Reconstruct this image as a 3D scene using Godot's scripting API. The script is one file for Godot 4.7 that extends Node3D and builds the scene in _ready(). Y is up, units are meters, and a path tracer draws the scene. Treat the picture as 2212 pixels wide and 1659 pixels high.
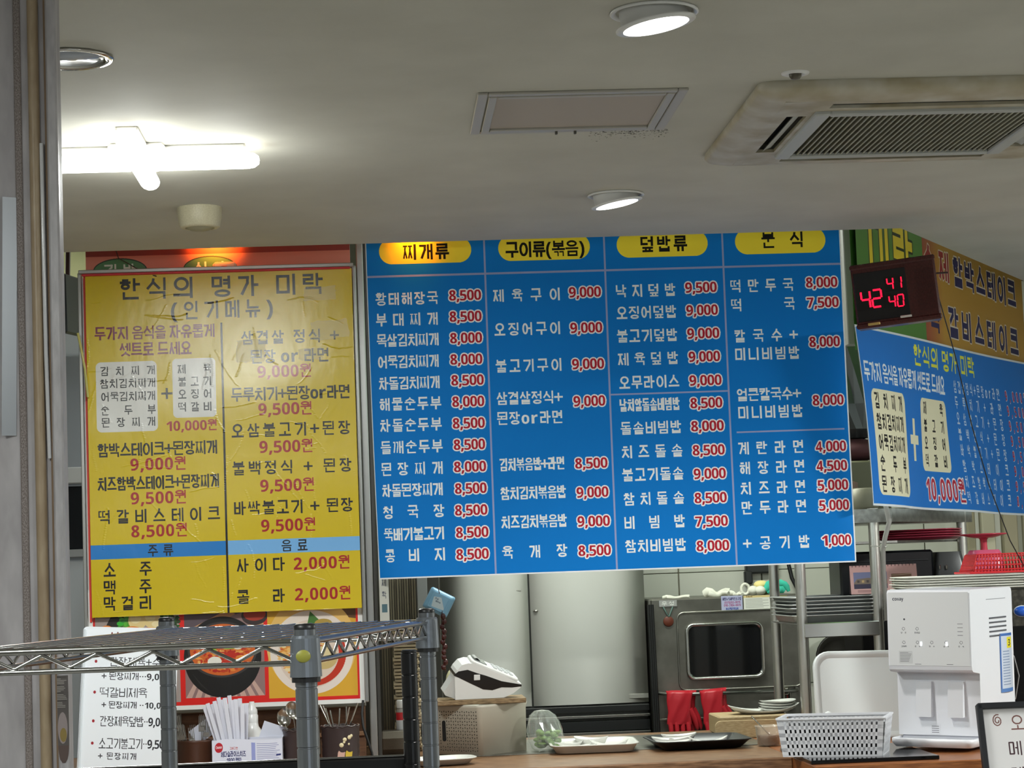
extends Node3D

var MATS := {}
var NAMES := {}
var rng := RandomNumberGenerator.new()
var GLYPHS := {}
var ZERO_BOX := Rect2()

# ---------------------------------------------------------------- flat print
class Canvas:
	var im: Image
	var w: int
	var h: int
	var host
	func _init(owner_node, width: int, height: int, bg: Color):
		host = owner_node
		w = width
		h = height
		im = Image.create_empty(width, height, false, Image.FORMAT_RGB8)
		im.fill(bg)
	func rect(x: float, y: float, ww: float, hh: float, c: Color):
		im.fill_rect(Rect2i(roundi(x), roundi(y), maxi(1, roundi(ww)), maxi(1, roundi(hh))), c)
	func poly(p: PackedVector2Array, c: Color):
		var lo := 1e9
		var hi := -1e9
		for q in p:
			lo = minf(lo, q.y)
			hi = maxf(hi, q.y)
		var n := p.size()
		for yy in range(maxi(0, floori(lo)), mini(h, ceili(hi) + 1)):
			var yc := yy + 0.5
			var xs: Array[float] = []
			for i in n:
				var a := p[i]
				var b := p[(i + 1) % n]
				if (a.y <= yc) != (b.y <= yc):
					xs.append(a.x + (yc - a.y) / (b.y - a.y) * (b.x - a.x))
			xs.sort()
			for k in range(0, xs.size() - 1, 2):
				var x0 := roundi(xs[k])
				var x1 := roundi(xs[k + 1])
				if x1 > x0:
					im.fill_rect(Rect2i(x0, yy, x1 - x0, 1), c)
	func ell(cx: float, cy: float, rx: float, ry: float, c: Color):
		for yy in range(maxi(0, floori(cy - ry)), mini(h, ceili(cy + ry) + 1)):
			var k := 1.0 - pow((yy + 0.5 - cy) / ry, 2)
			if k > 0.0:
				var d := rx * sqrt(k)
				im.fill_rect(Rect2i(roundi(cx - d), yy, maxi(1, roundi(2.0 * d)), 1), c)
	func rrect(x: float, y: float, ww: float, hh: float, r: float, c: Color):
		rect(x, y + r, ww, hh - 2 * r, c)
		rect(x + r, y, ww - 2 * r, hh, c)
		for q in [Vector2(x + r, y + r), Vector2(x + ww - r, y + r), Vector2(x + r, y + hh - r), Vector2(x + ww - r, y + hh - r)]:
			ell(q.x, q.y, r, r, c)
	func seg(a: Vector2, b: Vector2, t: float, c: Color, ext: float):
		var d := (b - a).normalized()
		if a.distance_to(b) < 0.001:
			d = Vector2.RIGHT
		var s := d.orthogonal() * t * 0.5
		var a2 := a - d * ext
		var b2 := b + d * ext
		poly(PackedVector2Array([a2 + s, b2 + s, b2 - s, a2 - s]), c)
	func line(p: Array, t: float, c: Color, round_ends := false):
		for i in p.size() - 1:
			seg(p[i], p[i + 1], t, c, 0.0 if round_ends else t * 0.5)
		if round_ends:
			for q in p:
				ell(q.x, q.y, t * 0.5, t * 0.5, c)
	# one consonant in a box; tall = the box stands left of an upright vowel
	func cons(j: String, x: float, y: float, bw: float, bh: float, t: float, c: Color, tall: bool, rnd: bool):
		var f := func(a: float, b: float) -> Vector2: return Vector2(x + a * bw, y + b * bh)
		var L: Array = []
		match j:
			"g": L = [[[0, 0], [1, 0], [0.95, 0.35], [0.3, 1]]] if tall else [[[0, 0], [1, 0], [1, 1]]]
			"n": L = [[[0, 0], [0, 1], [1, 1]]]
			"d": L = [[[1, 0], [0, 0], [0, 1], [1, 1]]]
			"r": L = [[[0, 0], [1, 0], [1, 0.5], [0, 0.5], [0, 1], [1, 1]]]
			"m": L = [[[0, 0], [1, 0], [1, 1], [0, 1], [0, 0]]]
			"b": L = [[[0, 0], [0, 1], [1, 1], [1, 0]], [[0, 0.48], [1, 0.48]]]
			"s": L = [[[0.5, 0], [0.45, 0.35], [0, 1]], [[0.52, 0.35], [1, 1]]]
			"j": L = [[[0.02, 0], [0.98, 0]], [[0.5, 0], [0.42, 0.45], [0, 1]], [[0.5, 0.45], [1, 1]]]
			"c": L = [[[0.28, 0], [0.72, 0]], [[0.02, 0.28], [0.98, 0.28]], [[0.5, 0.28], [0.42, 0.6], [0, 1]], [[0.5, 0.6], [1, 1]]]
			"k": L = [[[0, 0], [1, 0], [0.95, 0.4], [0.3, 1]], [[0, 0.45], [0.9, 0.45]]] if tall else [[[0, 0], [1, 0], [1, 1]], [[0, 0.5], [1, 0.5]]]
			"t": L = [[[1, 0], [0, 0], [0, 1], [1, 1]], [[0, 0.5], [0.95, 0.5]]]
			"p": L = [[[0, 0], [1, 0]], [[0, 1], [1, 1]], [[0.28, 0], [0.28, 1]], [[0.72, 0], [0.72, 1]]]
			"h": L = [[[0.28, 0], [0.72, 0]], [[0, 0.27], [1, 0.27]]]
			"o": L = []
		for pl in L:
			var q: Array = []
			for v in pl:
				q.append(f.call(float(v[0]), float(v[1])))
			line(q, t, c, rnd)
		if j == "o" or j == "h":
			var cy := 0.5 if j == "o" else 0.74
			var ry := 0.5 if j == "o" else 0.26
			var q: Array = []
			for k in 21:
				var a := TAU * k / 20.0
				q.append(f.call(0.5 + 0.5 * cos(a) * (1.0 if j == "o" else 0.8), cy + ry * sin(a)))
			for k in 20:
				seg(q[k], q[k + 1], t, c, t * 0.12)
	func conss(js: String, x: float, y: float, bw: float, bh: float, t: float, c: Color, tall: bool, rnd: bool):
		if js.length() == 1:
			cons(js, x, y, bw, bh, t, c, tall, rnd)
		else:
			var tt := t * (0.62 if js[0] == "j" or js[0] == "b" else 0.72)
			var g := maxf(bw * 0.1, tt * 1.5)
			cons(js[0], x, y, (bw - g) / 2, bh, tt, c, tall, rnd)
			cons(js[1], x + (bw + g) / 2, y, (bw - g) / 2, bh, tt, c, tall, rnd)
	func syllable(ch: int, x: float, y: float, gw: float, gh: float, t: float, c: Color, rnd := false):
		var code := ch - 0xAC00
		var LS := ["g", "gg", "n", "d", "dd", "r", "m", "b", "bb", "s", "ss", "o", "j", "jj", "c", "k", "t", "p", "h"]
		var TS := ["", "g", "gg", "gs", "n", "nj", "nh", "d", "r", "rg", "rm", "rb", "rs", "rt", "rp", "rh", "m", "b", "bs", "s", "ss", "o", "j", "c", "k", "t", "p", "h"]
		var l: String = LS[code / 588]
		var v: int = (code % 588) / 28
		var tl: String = TS[code % 28]
		if tl != "":
			t *= 0.93
			if v in [8, 9, 10, 11, 12, 13, 14, 15, 16, 17, 18, 19]:
				t *= 0.88
		var ix := x + t / 2
		var iy := y + t / 2
		var W := gw - t
		var H := gh - t
		var VH := H if tl == "" else H * 0.56
		if tl != "" and l.length() == 1 and tl == "r":
			VH = H * 0.53
		# parts of the vowel: [upright code, level code]
		var up := {0: 0, 1: 1, 2: 2, 3: 3, 4: 4, 5: 5, 6: 6, 7: 7, 9: 0, 10: 1, 11: 20, 14: 4, 15: 5, 16: 20, 19: 20, 20: 20}
		var lev := {8: 8, 9: 8, 10: 8, 11: 8, 12: 12, 13: 13, 14: 13, 15: 13, 16: 13, 17: 17, 18: 18, 19: 18}
		var has_up := up.has(v)
		var has_lev := lev.has(v)
		var right := 1.0
		var stem_x := 1.0
		if has_up:
			var k: int = up[v]
			var ticks := 2 if k in [2, 3, 6, 7] else (1 if k != 20 else 0)
			var ys: Array = [0.46] if ticks == 1 else ([0.3, 0.6] if ticks == 2 else [])
			match k:
				0, 2:
					stem_x = 0.75
					right = 0.48
					line([Vector2(ix + stem_x * W, iy), Vector2(ix + stem_x * W, iy + VH)], t, c, rnd)
					for q in ys:
						line([Vector2(ix + stem_x * W, iy + q * VH), Vector2(ix + W, iy + q * VH)], t, c, rnd)
				1, 3:
					right = 0.42
					stem_x = 0.68
					line([Vector2(ix + 0.68 * W, iy + 0.03 * VH), Vector2(ix + 0.68 * W, iy + VH * 0.95)], t * 0.92, c, rnd)
					line([Vector2(ix + 0.99 * W, iy), Vector2(ix + 0.99 * W, iy + VH)], t * 0.92, c, rnd)
					for q in ys:
						line([Vector2(ix + 0.68 * W, iy + q * VH), Vector2(ix + 0.99 * W, iy + q * VH)], t * 0.92, c, rnd)
				4, 6:
					right = 0.47
					stem_x = 0.92
					line([Vector2(ix + 0.92 * W, iy), Vector2(ix + 0.92 * W, iy + VH)], t, c, rnd)
					for q in ys:
						line([Vector2(ix + 0.66 * W, iy + q * VH), Vector2(ix + 0.92 * W, iy + q * VH)], t, c, rnd)
				5, 7:
					right = 0.38
					stem_x = 0.73
					line([Vector2(ix + 0.73 * W, iy + 0.03 * VH), Vector2(ix + 0.73 * W, iy + VH * 0.95)], t * 0.92, c, rnd)
					line([Vector2(ix + W, iy), Vector2(ix + W, iy + VH)], t * 0.92, c, rnd)
					for q in ys:
						line([Vector2(ix + 0.56 * W, iy + q * VH), Vector2(ix + 0.73 * W, iy + q * VH)], t * 0.92, c, rnd)
				20:
					right = 0.62
					stem_x = 0.94
					line([Vector2(ix + 0.94 * W, iy), Vector2(ix + 0.94 * W, iy + VH)], t, c, rnd)
		if has_lev:
			var k2: int = lev[v]
			var xr := 1.0 if not has_up else stem_x - 0.16
			var bar := 0.97
			var lh := 0.58
			if k2 == 13 or k2 == 17:
				bar = 0.66
				lh = 0.44
			elif k2 == 18:
				bar = 0.9
				lh = 0.6
			if tl != "":
				lh -= 0.03
			var xa := 0.0
			line([Vector2(ix + xa * W, iy + bar * VH), Vector2(ix + xr * W, iy + bar * VH)], t, c, rnd)
			var mids: Array = [0.5 * xr]
			if k2 == 12 or k2 == 17:
				mids = [0.3 * xr, 0.7 * xr]
			if k2 == 8 or k2 == 12:
				for q in mids:
					line([Vector2(ix + q * W, iy + (lh + 0.14) * VH), Vector2(ix + q * W, iy + bar * VH)], t, c, rnd)
			elif k2 != 18:
				for q in mids:
					line([Vector2(ix + q * W, iy + bar * VH), Vector2(ix + q * W, iy + 1.0 * VH)], t, c, rnd)
			var inset := 0.12 if not has_up else 0.04
			conss(l, ix + inset * W, iy, (xr - 2 * inset) * W, lh * VH, t, c, false, rnd)
		else:
			conss(l, ix + (0.02 if l.length() == 1 else -0.02) * W, iy + 0.06 * VH, (right - (0.02 if l.length() == 1 else -0.06)) * W, VH * (0.86 if tl == "" else 0.8), t, c, true, rnd)
		if tl != "":
			var ty := iy + VH + t * 1.25
			conss(tl, ix + 0.16 * W, ty, 0.76 * W, iy + H - ty, t * 0.95, c, false, rnd)
	# a Latin sign or figure drawn from the outlines of the built-in bold font
	func sign_in(ch: String, x: float, y: float, gw: float, gh: float, c: Color):
		var g: Dictionary = host.glyph(ch)
		var z: Rect2 = host.ZERO_BOX
		var sy := gh / z.size.y
		var b: Rect2 = g.box
		var sx := minf(sy * 1.15, gw / maxf(b.size.x, 1.0))
		var ox := x + (gw - b.size.x * sx) / 2 - b.position.x * sx
		var tris: PackedVector2Array = g.tris
		for i in range(0, tris.size(), 3):
			var p := PackedVector2Array()
			for k in 3:
				var q := tris[i + k]
				p.append(Vector2(ox + q.x * sx, y + gh - (q.y - z.position.y) * sy))
			poly(p, c)
	func nat(ch: String, gw: float, gh: float) -> float:
		var u := ch.unicode_at(0)
		if u >= 0xAC00 and u <= 0xD7A3:
			return gw
		if ch == " ":
			return gw * 0.25
		if ch == "," or ch == "." or ch == "·":
			return gh * 0.27
		if ch == "(" or ch == ")":
			return gh * 0.36
		return gh * 0.6
	# one row of lettering between x0 and x1, centred on yc
	func row(s: String, x0: float, x1: float, yc: float, gh: float, t: float, c: Color, gw := 0.0, rnd := false):
		if gw <= 0.0:
			gw = gh * 0.86
		var total := 0.0
		for ch in s:
			total += nat(ch, gw, gh)
		var n := s.length()
		var gap := (x1 - x0 - total) / maxf(1.0, n - 1.0)
		var k := 1.0
		if gap < t * 0.25:
			gap = t * 0.25
			k = (x1 - x0 - gap * (n - 1)) / total
		var x := x0
		for ch in s:
			var a := nat(ch, gw, gh) * k
			var u := ch.unicode_at(0)
			if u >= 0xAC00 and u <= 0xD7A3:
				syllable(u, x, yc - gh / 2, a, gh, t, c, rnd)
			elif ch == "+":
				var r := gh * 0.26
				line([Vector2(x + a / 2 - r, yc), Vector2(x + a / 2 + r, yc)], t, c)
				line([Vector2(x + a / 2, yc - r), Vector2(x + a / 2, yc + r)], t, c)
			elif ch == "·":
				ell(x + a / 2, yc, t * 0.7, t * 0.7, c)
			elif ch != " ":
				if rnd:
					sign_in(ch, x, yc - gh * 0.42, a, gh * 0.84, c)
				else:
					sign_in(ch, x, yc - gh * 0.45, a, gh * 0.9, c)
			x += a + gap
	func tex() -> ImageTexture:
		return ImageTexture.create_from_image(im)

func glyph(ch: String) -> Dictionary:
	if GLYPHS.has(ch):
		return GLYPHS[ch]
	var f := SystemFont.new()
	f.font_names = PackedStringArray(["Droid Sans"])
	f.font_weight = 700
	var tm := TextMesh.new()
	tm.font = f
	tm.font_size = 64
	tm.pixel_size = 1.0
	tm.depth = 0.0
	tm.curve_step = 4.0
	tm.text = ch
	var arr := tm.get_mesh_arrays()
	var vs: PackedVector3Array = arr[Mesh.ARRAY_VERTEX]
	var out := PackedVector2Array()
	if arr[Mesh.ARRAY_INDEX] != null and (arr[Mesh.ARRAY_INDEX] as PackedInt32Array).size() > 0:
		for i in (arr[Mesh.ARRAY_INDEX] as PackedInt32Array):
			out.append(Vector2(vs[i].x, vs[i].y))
	else:
		for v in vs:
			out.append(Vector2(v.x, v.y))
	var b := Rect2(out[0] if out.size() else Vector2.ZERO, Vector2.ZERO)
	for q in out:
		b = b.expand(q)
	GLYPHS[ch] = {"tris": out, "box": b}
	return GLYPHS[ch]

# ---------------------------------------------------------------- materials
func mat(key: String, c: Color, rough := 0.6, metal := 0.0) -> StandardMaterial3D:
	if MATS.has(key):
		return MATS[key]
	var m := StandardMaterial3D.new()
	m.resource_name = key
	m.albedo_color = c
	m.roughness = rough
	m.metallic = metal
	MATS[key] = m
	return m

func noise_tex(sd: int, freq: float, lo: Color, hi: Color, size := 512, octaves := 4, mid := 0.5) -> NoiseTexture2D:
	var n := FastNoiseLite.new()
	n.seed = sd
	n.frequency = freq
	n.fractal_octaves = octaves
	var t := NoiseTexture2D.new()
	t.width = size
	t.height = size
	t.seamless = true
	t.noise = n
	var g := Gradient.new()
	g.set_color(0, lo)
	g.set_color(1, hi)
	g.set_offset(0, mid - 0.35)
	g.set_offset(1, mid + 0.35)
	t.color_ramp = g
	return t

func bump_tex(sd: int, freq: float, strength: float, size := 512, octaves := 3) -> NoiseTexture2D:
	var n := FastNoiseLite.new()
	n.seed = sd
	n.frequency = freq
	n.fractal_octaves = octaves
	var t := NoiseTexture2D.new()
	t.width = size
	t.height = size
	t.seamless = true
	t.as_normal_map = true
	t.bump_strength = strength
	t.noise = n
	return t

func grained(key: String, lo: Color, hi: Color, scale: Vector3, rough: float, metal := 0.0, sd := 1, freq := 0.02) -> StandardMaterial3D:
	if MATS.has(key):
		return MATS[key]
	var m := mat(key, Color.WHITE, rough, metal)
	m.albedo_texture = noise_tex(sd, freq, lo, hi)
	m.uv1_triplanar = true
	m.uv1_world_triplanar = true
	m.uv1_scale = scale
	return m

func glowing(key: String, c: Color, energy: float) -> StandardMaterial3D:
	var m := mat(key, c, 0.4)
	m.emission_enabled = true
	m.emission = c
	m.emission_energy_multiplier = energy
	return m

func printed(key: String, cv: Canvas, rough := 0.5) -> StandardMaterial3D:
	var m := mat(key, Color.WHITE, rough)
	m.albedo_texture = cv.tex()
	m.texture_repeat = false
	return m

# ---------------------------------------------------------------- shapes
func ST() -> SurfaceTool:
	var st := SurfaceTool.new()
	st.begin(Mesh.PRIMITIVE_TRIANGLES)
	st.set_smooth_group(-1)
	return st

func tri(st: SurfaceTool, a: Vector3, b: Vector3, c: Vector3):
	st.add_vertex(a)
	st.add_vertex(b)
	st.add_vertex(c)

func quad(st: SurfaceTool, a: Vector3, b: Vector3, c: Vector3, d: Vector3):
	tri(st, a, b, c)
	tri(st, a, c, d)

# chamfered box
func bx(st: SurfaceTool, c: Vector3, s: Vector3, bev := 0.0, xf := Transform3D()):
	var h := s / 2
	var b := minf(bev, minf(h.x, minf(h.y, h.z)) * 0.98)
	if b <= 0.0:
		var p := []
		for k in 8:
			p.append(xf * (c + Vector3(h.x if k & 1 else -h.x, h.y if k & 2 else -h.y, h.z if k & 4 else -h.z)))
		quad(st, p[4], p[6], p[7], p[5])
		quad(st, p[1], p[3], p[2], p[0])
		quad(st, p[5], p[7], p[3], p[1])
		quad(st, p[0], p[2], p[6], p[4])
		quad(st, p[6], p[2], p[3], p[7])
		quad(st, p[0], p[4], p[5], p[1])
		return
	var pts := {}
	for k in 8:
		var sg := Vector3(1 if k & 1 else -1, 1 if k & 2 else -1, 1 if k & 4 else -1)
		for ax in 3:
			var v := Vector3(h.x - b, h.y - b, h.z - b)
			v[ax] = h[ax]
			pts[k * 3 + ax] = xf * (c + v * sg)
	for ax in 3:
		var u := (ax + 1) % 3
		var w := (ax + 2) % 3
		for sd in 2:
			var ks := []
			for q in [[0, 0], [1, 0], [1, 1], [0, 1]]:
				ks.append((sd << ax) | (q[0] << u) | (q[1] << w))
			var A = pts[ks[0] * 3 + ax]
			var B = pts[ks[1] * 3 + ax]
			var C2 = pts[ks[2] * 3 + ax]
			var D2 = pts[ks[3] * 3 + ax]
			if sd == 1:
				quad(st, A, D2, C2, B)
			else:
				quad(st, A, B, C2, D2)
		# edges along ax
		for q in [[0, 0], [1, 0], [1, 1], [0, 1]]:
			var k0: int = (q[0] << u) | (q[1] << w)
			var k1: int = k0 | (1 << ax)
			var flip: bool = (q[0] == q[1])
			if flip:
				quad(st, pts[k0 * 3 + u], pts[k0 * 3 + w], pts[k1 * 3 + w], pts[k1 * 3 + u])
			else:
				quad(st, pts[k0 * 3 + u], pts[k1 * 3 + u], pts[k1 * 3 + w], pts[k0 * 3 + w])
	for k in 8:
		var odd := ((k & 1) + ((k >> 1) & 1) + ((k >> 2) & 1)) % 2
		if odd == 1:
			tri(st, pts[k * 3], pts[k * 3 + 2], pts[k * 3 + 1])
		else:
			tri(st, pts[k * 3], pts[k * 3 + 1], pts[k * 3 + 2])

func frame_of(d: Vector3) -> Array:
	var up := Vector3.UP if absf(d.y) < 0.9 else Vector3.RIGHT
	var a := d.cross(up).normalized()
	return [a, a.cross(d).normalized()]

# tube along points; r may be a number or an array
func tube(st: SurfaceTool, p: Array, r, n := 10, caps := true, flat := 1.0):
	st.set_smooth_group(0)
	var rings := []
	var prev := Vector3.ZERO
	for i in p.size():
		var d: Vector3 = (p[mini(i + 1, p.size() - 1)] - p[maxi(i - 1, 0)]).normalized()
		var fr := frame_of(d)
		var a: Vector3 = fr[0]
		if i > 0:
			a = (prev - d * prev.dot(d)).normalized()
		prev = a
		var b := a.cross(d).normalized()
		var rr: float = r[i] if r is Array else r
		var ring := []
		for k in n:
			var t := TAU * k / n
			ring.append(p[i] + a * cos(t) * rr + b * sin(t) * rr * flat)
		rings.append(ring)
	for i in p.size() - 1:
		for k in n:
			var k2 := (k + 1) % n
			quad(st, rings[i][k], rings[i][k2], rings[i + 1][k2], rings[i + 1][k])
	st.set_smooth_group(-1)
	if caps:
		for k in range(1, n - 1):
			tri(st, rings[0][0], rings[0][k + 1], rings[0][k])
			var e: Array = rings[rings.size() - 1]
			tri(st, e[0], e[k], e[k + 1])

# turned shape: profile of Vector2(radius, height); smooth unless flat
func lathe(st: SurfaceTool, prof: Array, n := 24, xf := Transform3D(), smooth := true, sx := 1.0, sz := 1.0):
	st.set_smooth_group(0 if smooth else -1)
	for i in prof.size() - 1:
		var a: Vector2 = prof[i]
		var b: Vector2 = prof[i + 1]
		for k in n:
			var t0 := TAU * k / n
			var t1 := TAU * (k + 1) / n
			var p00 := xf * Vector3(a.x * cos(t0) * sx, a.y, a.x * sin(t0) * sz)
			var p01 := xf * Vector3(a.x * cos(t1) * sx, a.y, a.x * sin(t1) * sz)
			var p10 := xf * Vector3(b.x * cos(t0) * sx, b.y, b.x * sin(t0) * sz)
			var p11 := xf * Vector3(b.x * cos(t1) * sx, b.y, b.x * sin(t1) * sz)
			if a.x > 0.00001:
				tri(st, p00, p01, p11)
			if b.x > 0.00001:
				tri(st, p00, p11, p10)
	st.set_smooth_group(-1)

# extruded outline in the xy plane, from z0 to z1
func prism(st: SurfaceTool, poly: PackedVector2Array, z0: float, z1: float, xf := Transform3D(), smooth_side := false):
	var idx := Geometry2D.triangulate_polygon(poly)
	for i in range(0, idx.size(), 3):
		var a := poly[idx[i]]
		var b := poly[idx[i + 1]]
		var c := poly[idx[i + 2]]
		if (b - a).cross(c - a) > 0:
			var q := b
			b = c
			c = q
		tri(st, xf * Vector3(a.x, a.y, z1), xf * Vector3(b.x, b.y, z1), xf * Vector3(c.x, c.y, z1))
		tri(st, xf * Vector3(a.x, a.y, z0), xf * Vector3(c.x, c.y, z0), xf * Vector3(b.x, b.y, z0))
	var area := 0.0
	for i in poly.size():
		area += poly[i].cross(poly[(i + 1) % poly.size()])
	if smooth_side:
		st.set_smooth_group(0)
	for i in poly.size():
		var a := poly[i]
		var b := poly[(i + 1) % poly.size()]
		if area < 0:
			var q := a
			a = b
			b = q
		quad(st, xf * Vector3(a.x, a.y, z0), xf * Vector3(a.x, a.y, z1), xf * Vector3(b.x, b.y, z1), xf * Vector3(b.x, b.y, z0))
	st.set_smooth_group(-1)

func round_rect(w: float, h: float, r: float, n := 6) -> PackedVector2Array:
	var out := PackedVector2Array()
	for q in 4:
		var cx := (w / 2 - r) * (1 if q == 0 or q == 3 else -1)
		var cy := (h / 2 - r) * (1 if q < 2 else -1)
		for k in n + 1:
			var a := PI / 2 * q + PI / 2 * k / n
			out.append(Vector2(cx + r * cos(a), cy + r * sin(a)))
	return out

# sheet with texture coordinates; f(u, v) gives the point, u to the right, v down; back side closed by thickness along nrm
func sheet(f: Callable, nu: int, nv: int, thick: Vector3) -> ArrayMesh:
	var st := SurfaceTool.new()
	st.begin(Mesh.PRIMITIVE_TRIANGLES)
	st.set_smooth_group(0)
	for i in nu:
		for j in nv:
			var uv := [Vector2(float(i) / nu, float(j) / nv), Vector2(float(i + 1) / nu, float(j) / nv), Vector2(float(i + 1) / nu, float(j + 1) / nv), Vector2(float(i) / nu, float(j + 1) / nv)]
			for k in [0, 1, 2, 0, 2, 3]:
				st.set_uv(uv[k])
				st.add_vertex(f.call(uv[k].x, uv[k].y))
	if thick != Vector3.ZERO:
		st.set_smooth_group(1)
		for i in nu:
			for j in nv:
				var uv := [Vector2(float(i) / nu, float(j) / nv), Vector2(float(i + 1) / nu, float(j) / nv), Vector2(float(i + 1) / nu, float(j + 1) / nv), Vector2(float(i) / nu, float(j + 1) / nv)]
				for k in [0, 2, 1, 0, 3, 2]:
					st.set_uv(Vector2(0.002, 0.998))
					st.add_vertex(f.call(uv[k].x, uv[k].y) + thick)
	st.generate_normals()
	if nu > 0:
		st.generate_tangents()
	return st.commit()

# ---------------------------------------------------------------- nodes
func numbered(called: String) -> String:
	if not NAMES.has(called):
		NAMES[called] = 0
		return called
	NAMES[called] += 1
	return "%s_%03d" % [called, NAMES[called]]

func tag(o: Node, label: String, category: String, group := "", kind := ""):
	o.set_meta("label", label)
	if category != "":
		o.set_meta("category", category)
	if group != "":
		o.set_meta("group", group)
	if kind != "":
		o.set_meta("kind", kind)

func thing(called: String, label: String, category: String, at := Vector3.ZERO, group := "") -> Node3D:
	var o := Node3D.new()
	o.name = numbered(called)
	add_child(o)
	o.position = at
	tag(o, label, category, group)
	return o

func part(called: String, st, m: Material, parent: Node = self, at := Transform3D()) -> MeshInstance3D:
	var o := MeshInstance3D.new()
	o.name = numbered(called) if parent == self else called
	if st is SurfaceTool:
		st.generate_normals()
		o.mesh = st.commit()
	else:
		o.mesh = st
	o.material_override = m
	o.transform = at
	parent.add_child(o, true)
	return o

func one(called: String, label: String, category: String, st, m: Material, group := "", at := Transform3D()) -> MeshInstance3D:
	var o := part(called, st, m, self, at)
	tag(o, label, category, group)
	return o

func struct(called: String, st, m: Material, label := "") -> MeshInstance3D:
	var o := part(called, st, m)
	o.set_meta("kind", "structure")
	if label != "":
		o.set_meta("label", label)
	return o

func box_mesh(s: Vector3, bev := 0.0) -> ArrayMesh:
	var st := ST()
	bx(st, Vector3.ZERO, s, bev)
	st.generate_normals()
	return st.commit()

func T(p: Vector3, rx := 0.0, ry := 0.0, rz := 0.0) -> Transform3D:
	return Transform3D(Basis.from_euler(Vector3(deg_to_rad(rx), deg_to_rad(ry), deg_to_rad(rz))), p)

func V(x: float, y: float, z: float) -> Vector3:
	return Vector3(x, y, z)
const BANNER_NAMES := [["황태해장국", 36, 302, 377], ["부대찌개", 35, 299, 466], ["목살김치찌개", 35, 300, 554], ["어묵김치찌개", 36, 297, 646], ["차돌김치찌개", 37, 298, 737], ["해물순두부", 36, 301, 826], ["차돌순두부", 35, 300, 916], ["들깨순두부", 34, 301, 1009], ["된장찌개", 33, 299, 1101], ["차돌된장찌개", 32, 296, 1191], ["청국장", 33, 299, 1283], ["뚝배기불고기", 32, 296, 1377], ["콩비지", 33, 297, 1466], ["제육구이", 537, 825, 376], ["오징어구이", 538, 821, 521], ["불고기구이", 538, 821, 678], ["삼결살정식+", 537, 818, 816], ["된장or라면", 536, 817, 901], ["김치볶음밥+라면", 539, 817, 1098], ["참치김치볶음밥", 539, 818, 1220], ["치즈김치볶음밥", 538, 817, 1342], ["육개장", 537, 814, 1469], ["낙지덮밥", 1064, 1321, 371], ["오징어덮밥", 1064, 1321, 465], ["불고기덮밥", 1062, 1321, 565], ["제육덮밥", 1062, 1321, 664], ["오무라이스", 1064, 1322, 764], ["날치알돌솥비빔밥", 1062, 1320, 861], ["돌솥비빔밥", 1062, 1322, 960], ["치즈돌솥", 1063, 1323, 1061], ["불고기돌솥", 1061, 1323, 1159], ["참치돌솥", 1063, 1321, 1262], ["비빔밥", 1061, 1320, 1362], ["참치비빔밥", 1061, 1320, 1462], ["떡만두국", 1560, 1833, 364], ["떡국", 1560, 1835, 446], ["칼국수+", 1568, 1841, 580], ["미니비빔밥", 1567, 1845, 658], ["얼큰칼국수+", 1567, 1843, 833], ["미니비빔밥", 1569, 1847, 909], ["계란라면", 1562, 1844, 1062], ["해장라면", 1564, 1844, 1147], ["치즈라면", 1564, 1843, 1234], ["만두라면", 1564, 1843, 1317], ["+공기밥", 1565, 1848, 1468]]
const BANNER_PRICES := [["8,500", 350, 486, 369], ["8,500", 349, 485, 460], ["8,000", 348, 484, 552], ["8,000", 346, 482, 643], ["8,500", 347, 485, 732], ["8,000", 348, 484, 823], ["8,500", 347, 483, 915], ["8,500", 348, 481, 1006], ["8,000", 346, 482, 1100], ["8,500", 347, 481, 1192], ["8,500", 344, 481, 1284], ["8,500", 345, 482, 1378], ["8,500", 343, 480, 1470], ["9,000", 863, 1000, 370], ["9,000", 863, 1000, 523], ["9,000", 865, 1002, 678], ["9,000", 865, 1001, 837], ["8,500", 862, 1000, 1102], ["9,000", 863, 999, 1226], ["9,000", 862, 1000, 1349], ["8,500", 861, 999, 1473], ["9,500", 1364, 1500, 364], ["9,000", 1365, 1501, 462], ["9,000", 1365, 1503, 562], ["9,000", 1367, 1502, 662], ["9,000", 1366, 1504, 764], ["8,500", 1366, 1503, 861], ["8,000", 1365, 1505, 960], ["8,500", 1367, 1504, 1063], ["9,000", 1367, 1504, 1164], ["8,500", 1366, 1503, 1267], ["7,500", 1364, 1503, 1367], ["8,000", 1365, 1504, 1471], ["8,000", 1888, 2025, 357], ["7,500", 1888, 2027, 444], ["8,000", 1891, 2024, 614], ["8,000", 1893, 2028, 866], ["4,000", 1896, 2028, 1065], ["4,500", 1895, 2028, 1148], ["5,000", 1895, 2028, 1231], ["5,000", 1897, 2027, 1317], ["1,000", 1900, 2028, 1467]]
const BANNER_HEADS := [["찌개류", 159, 356, 176], ["구이류(볶음)", 598, 936, 178], ["덮밥류", 1178, 1380, 170], ["분식", 1703, 1885, 167]]
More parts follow.
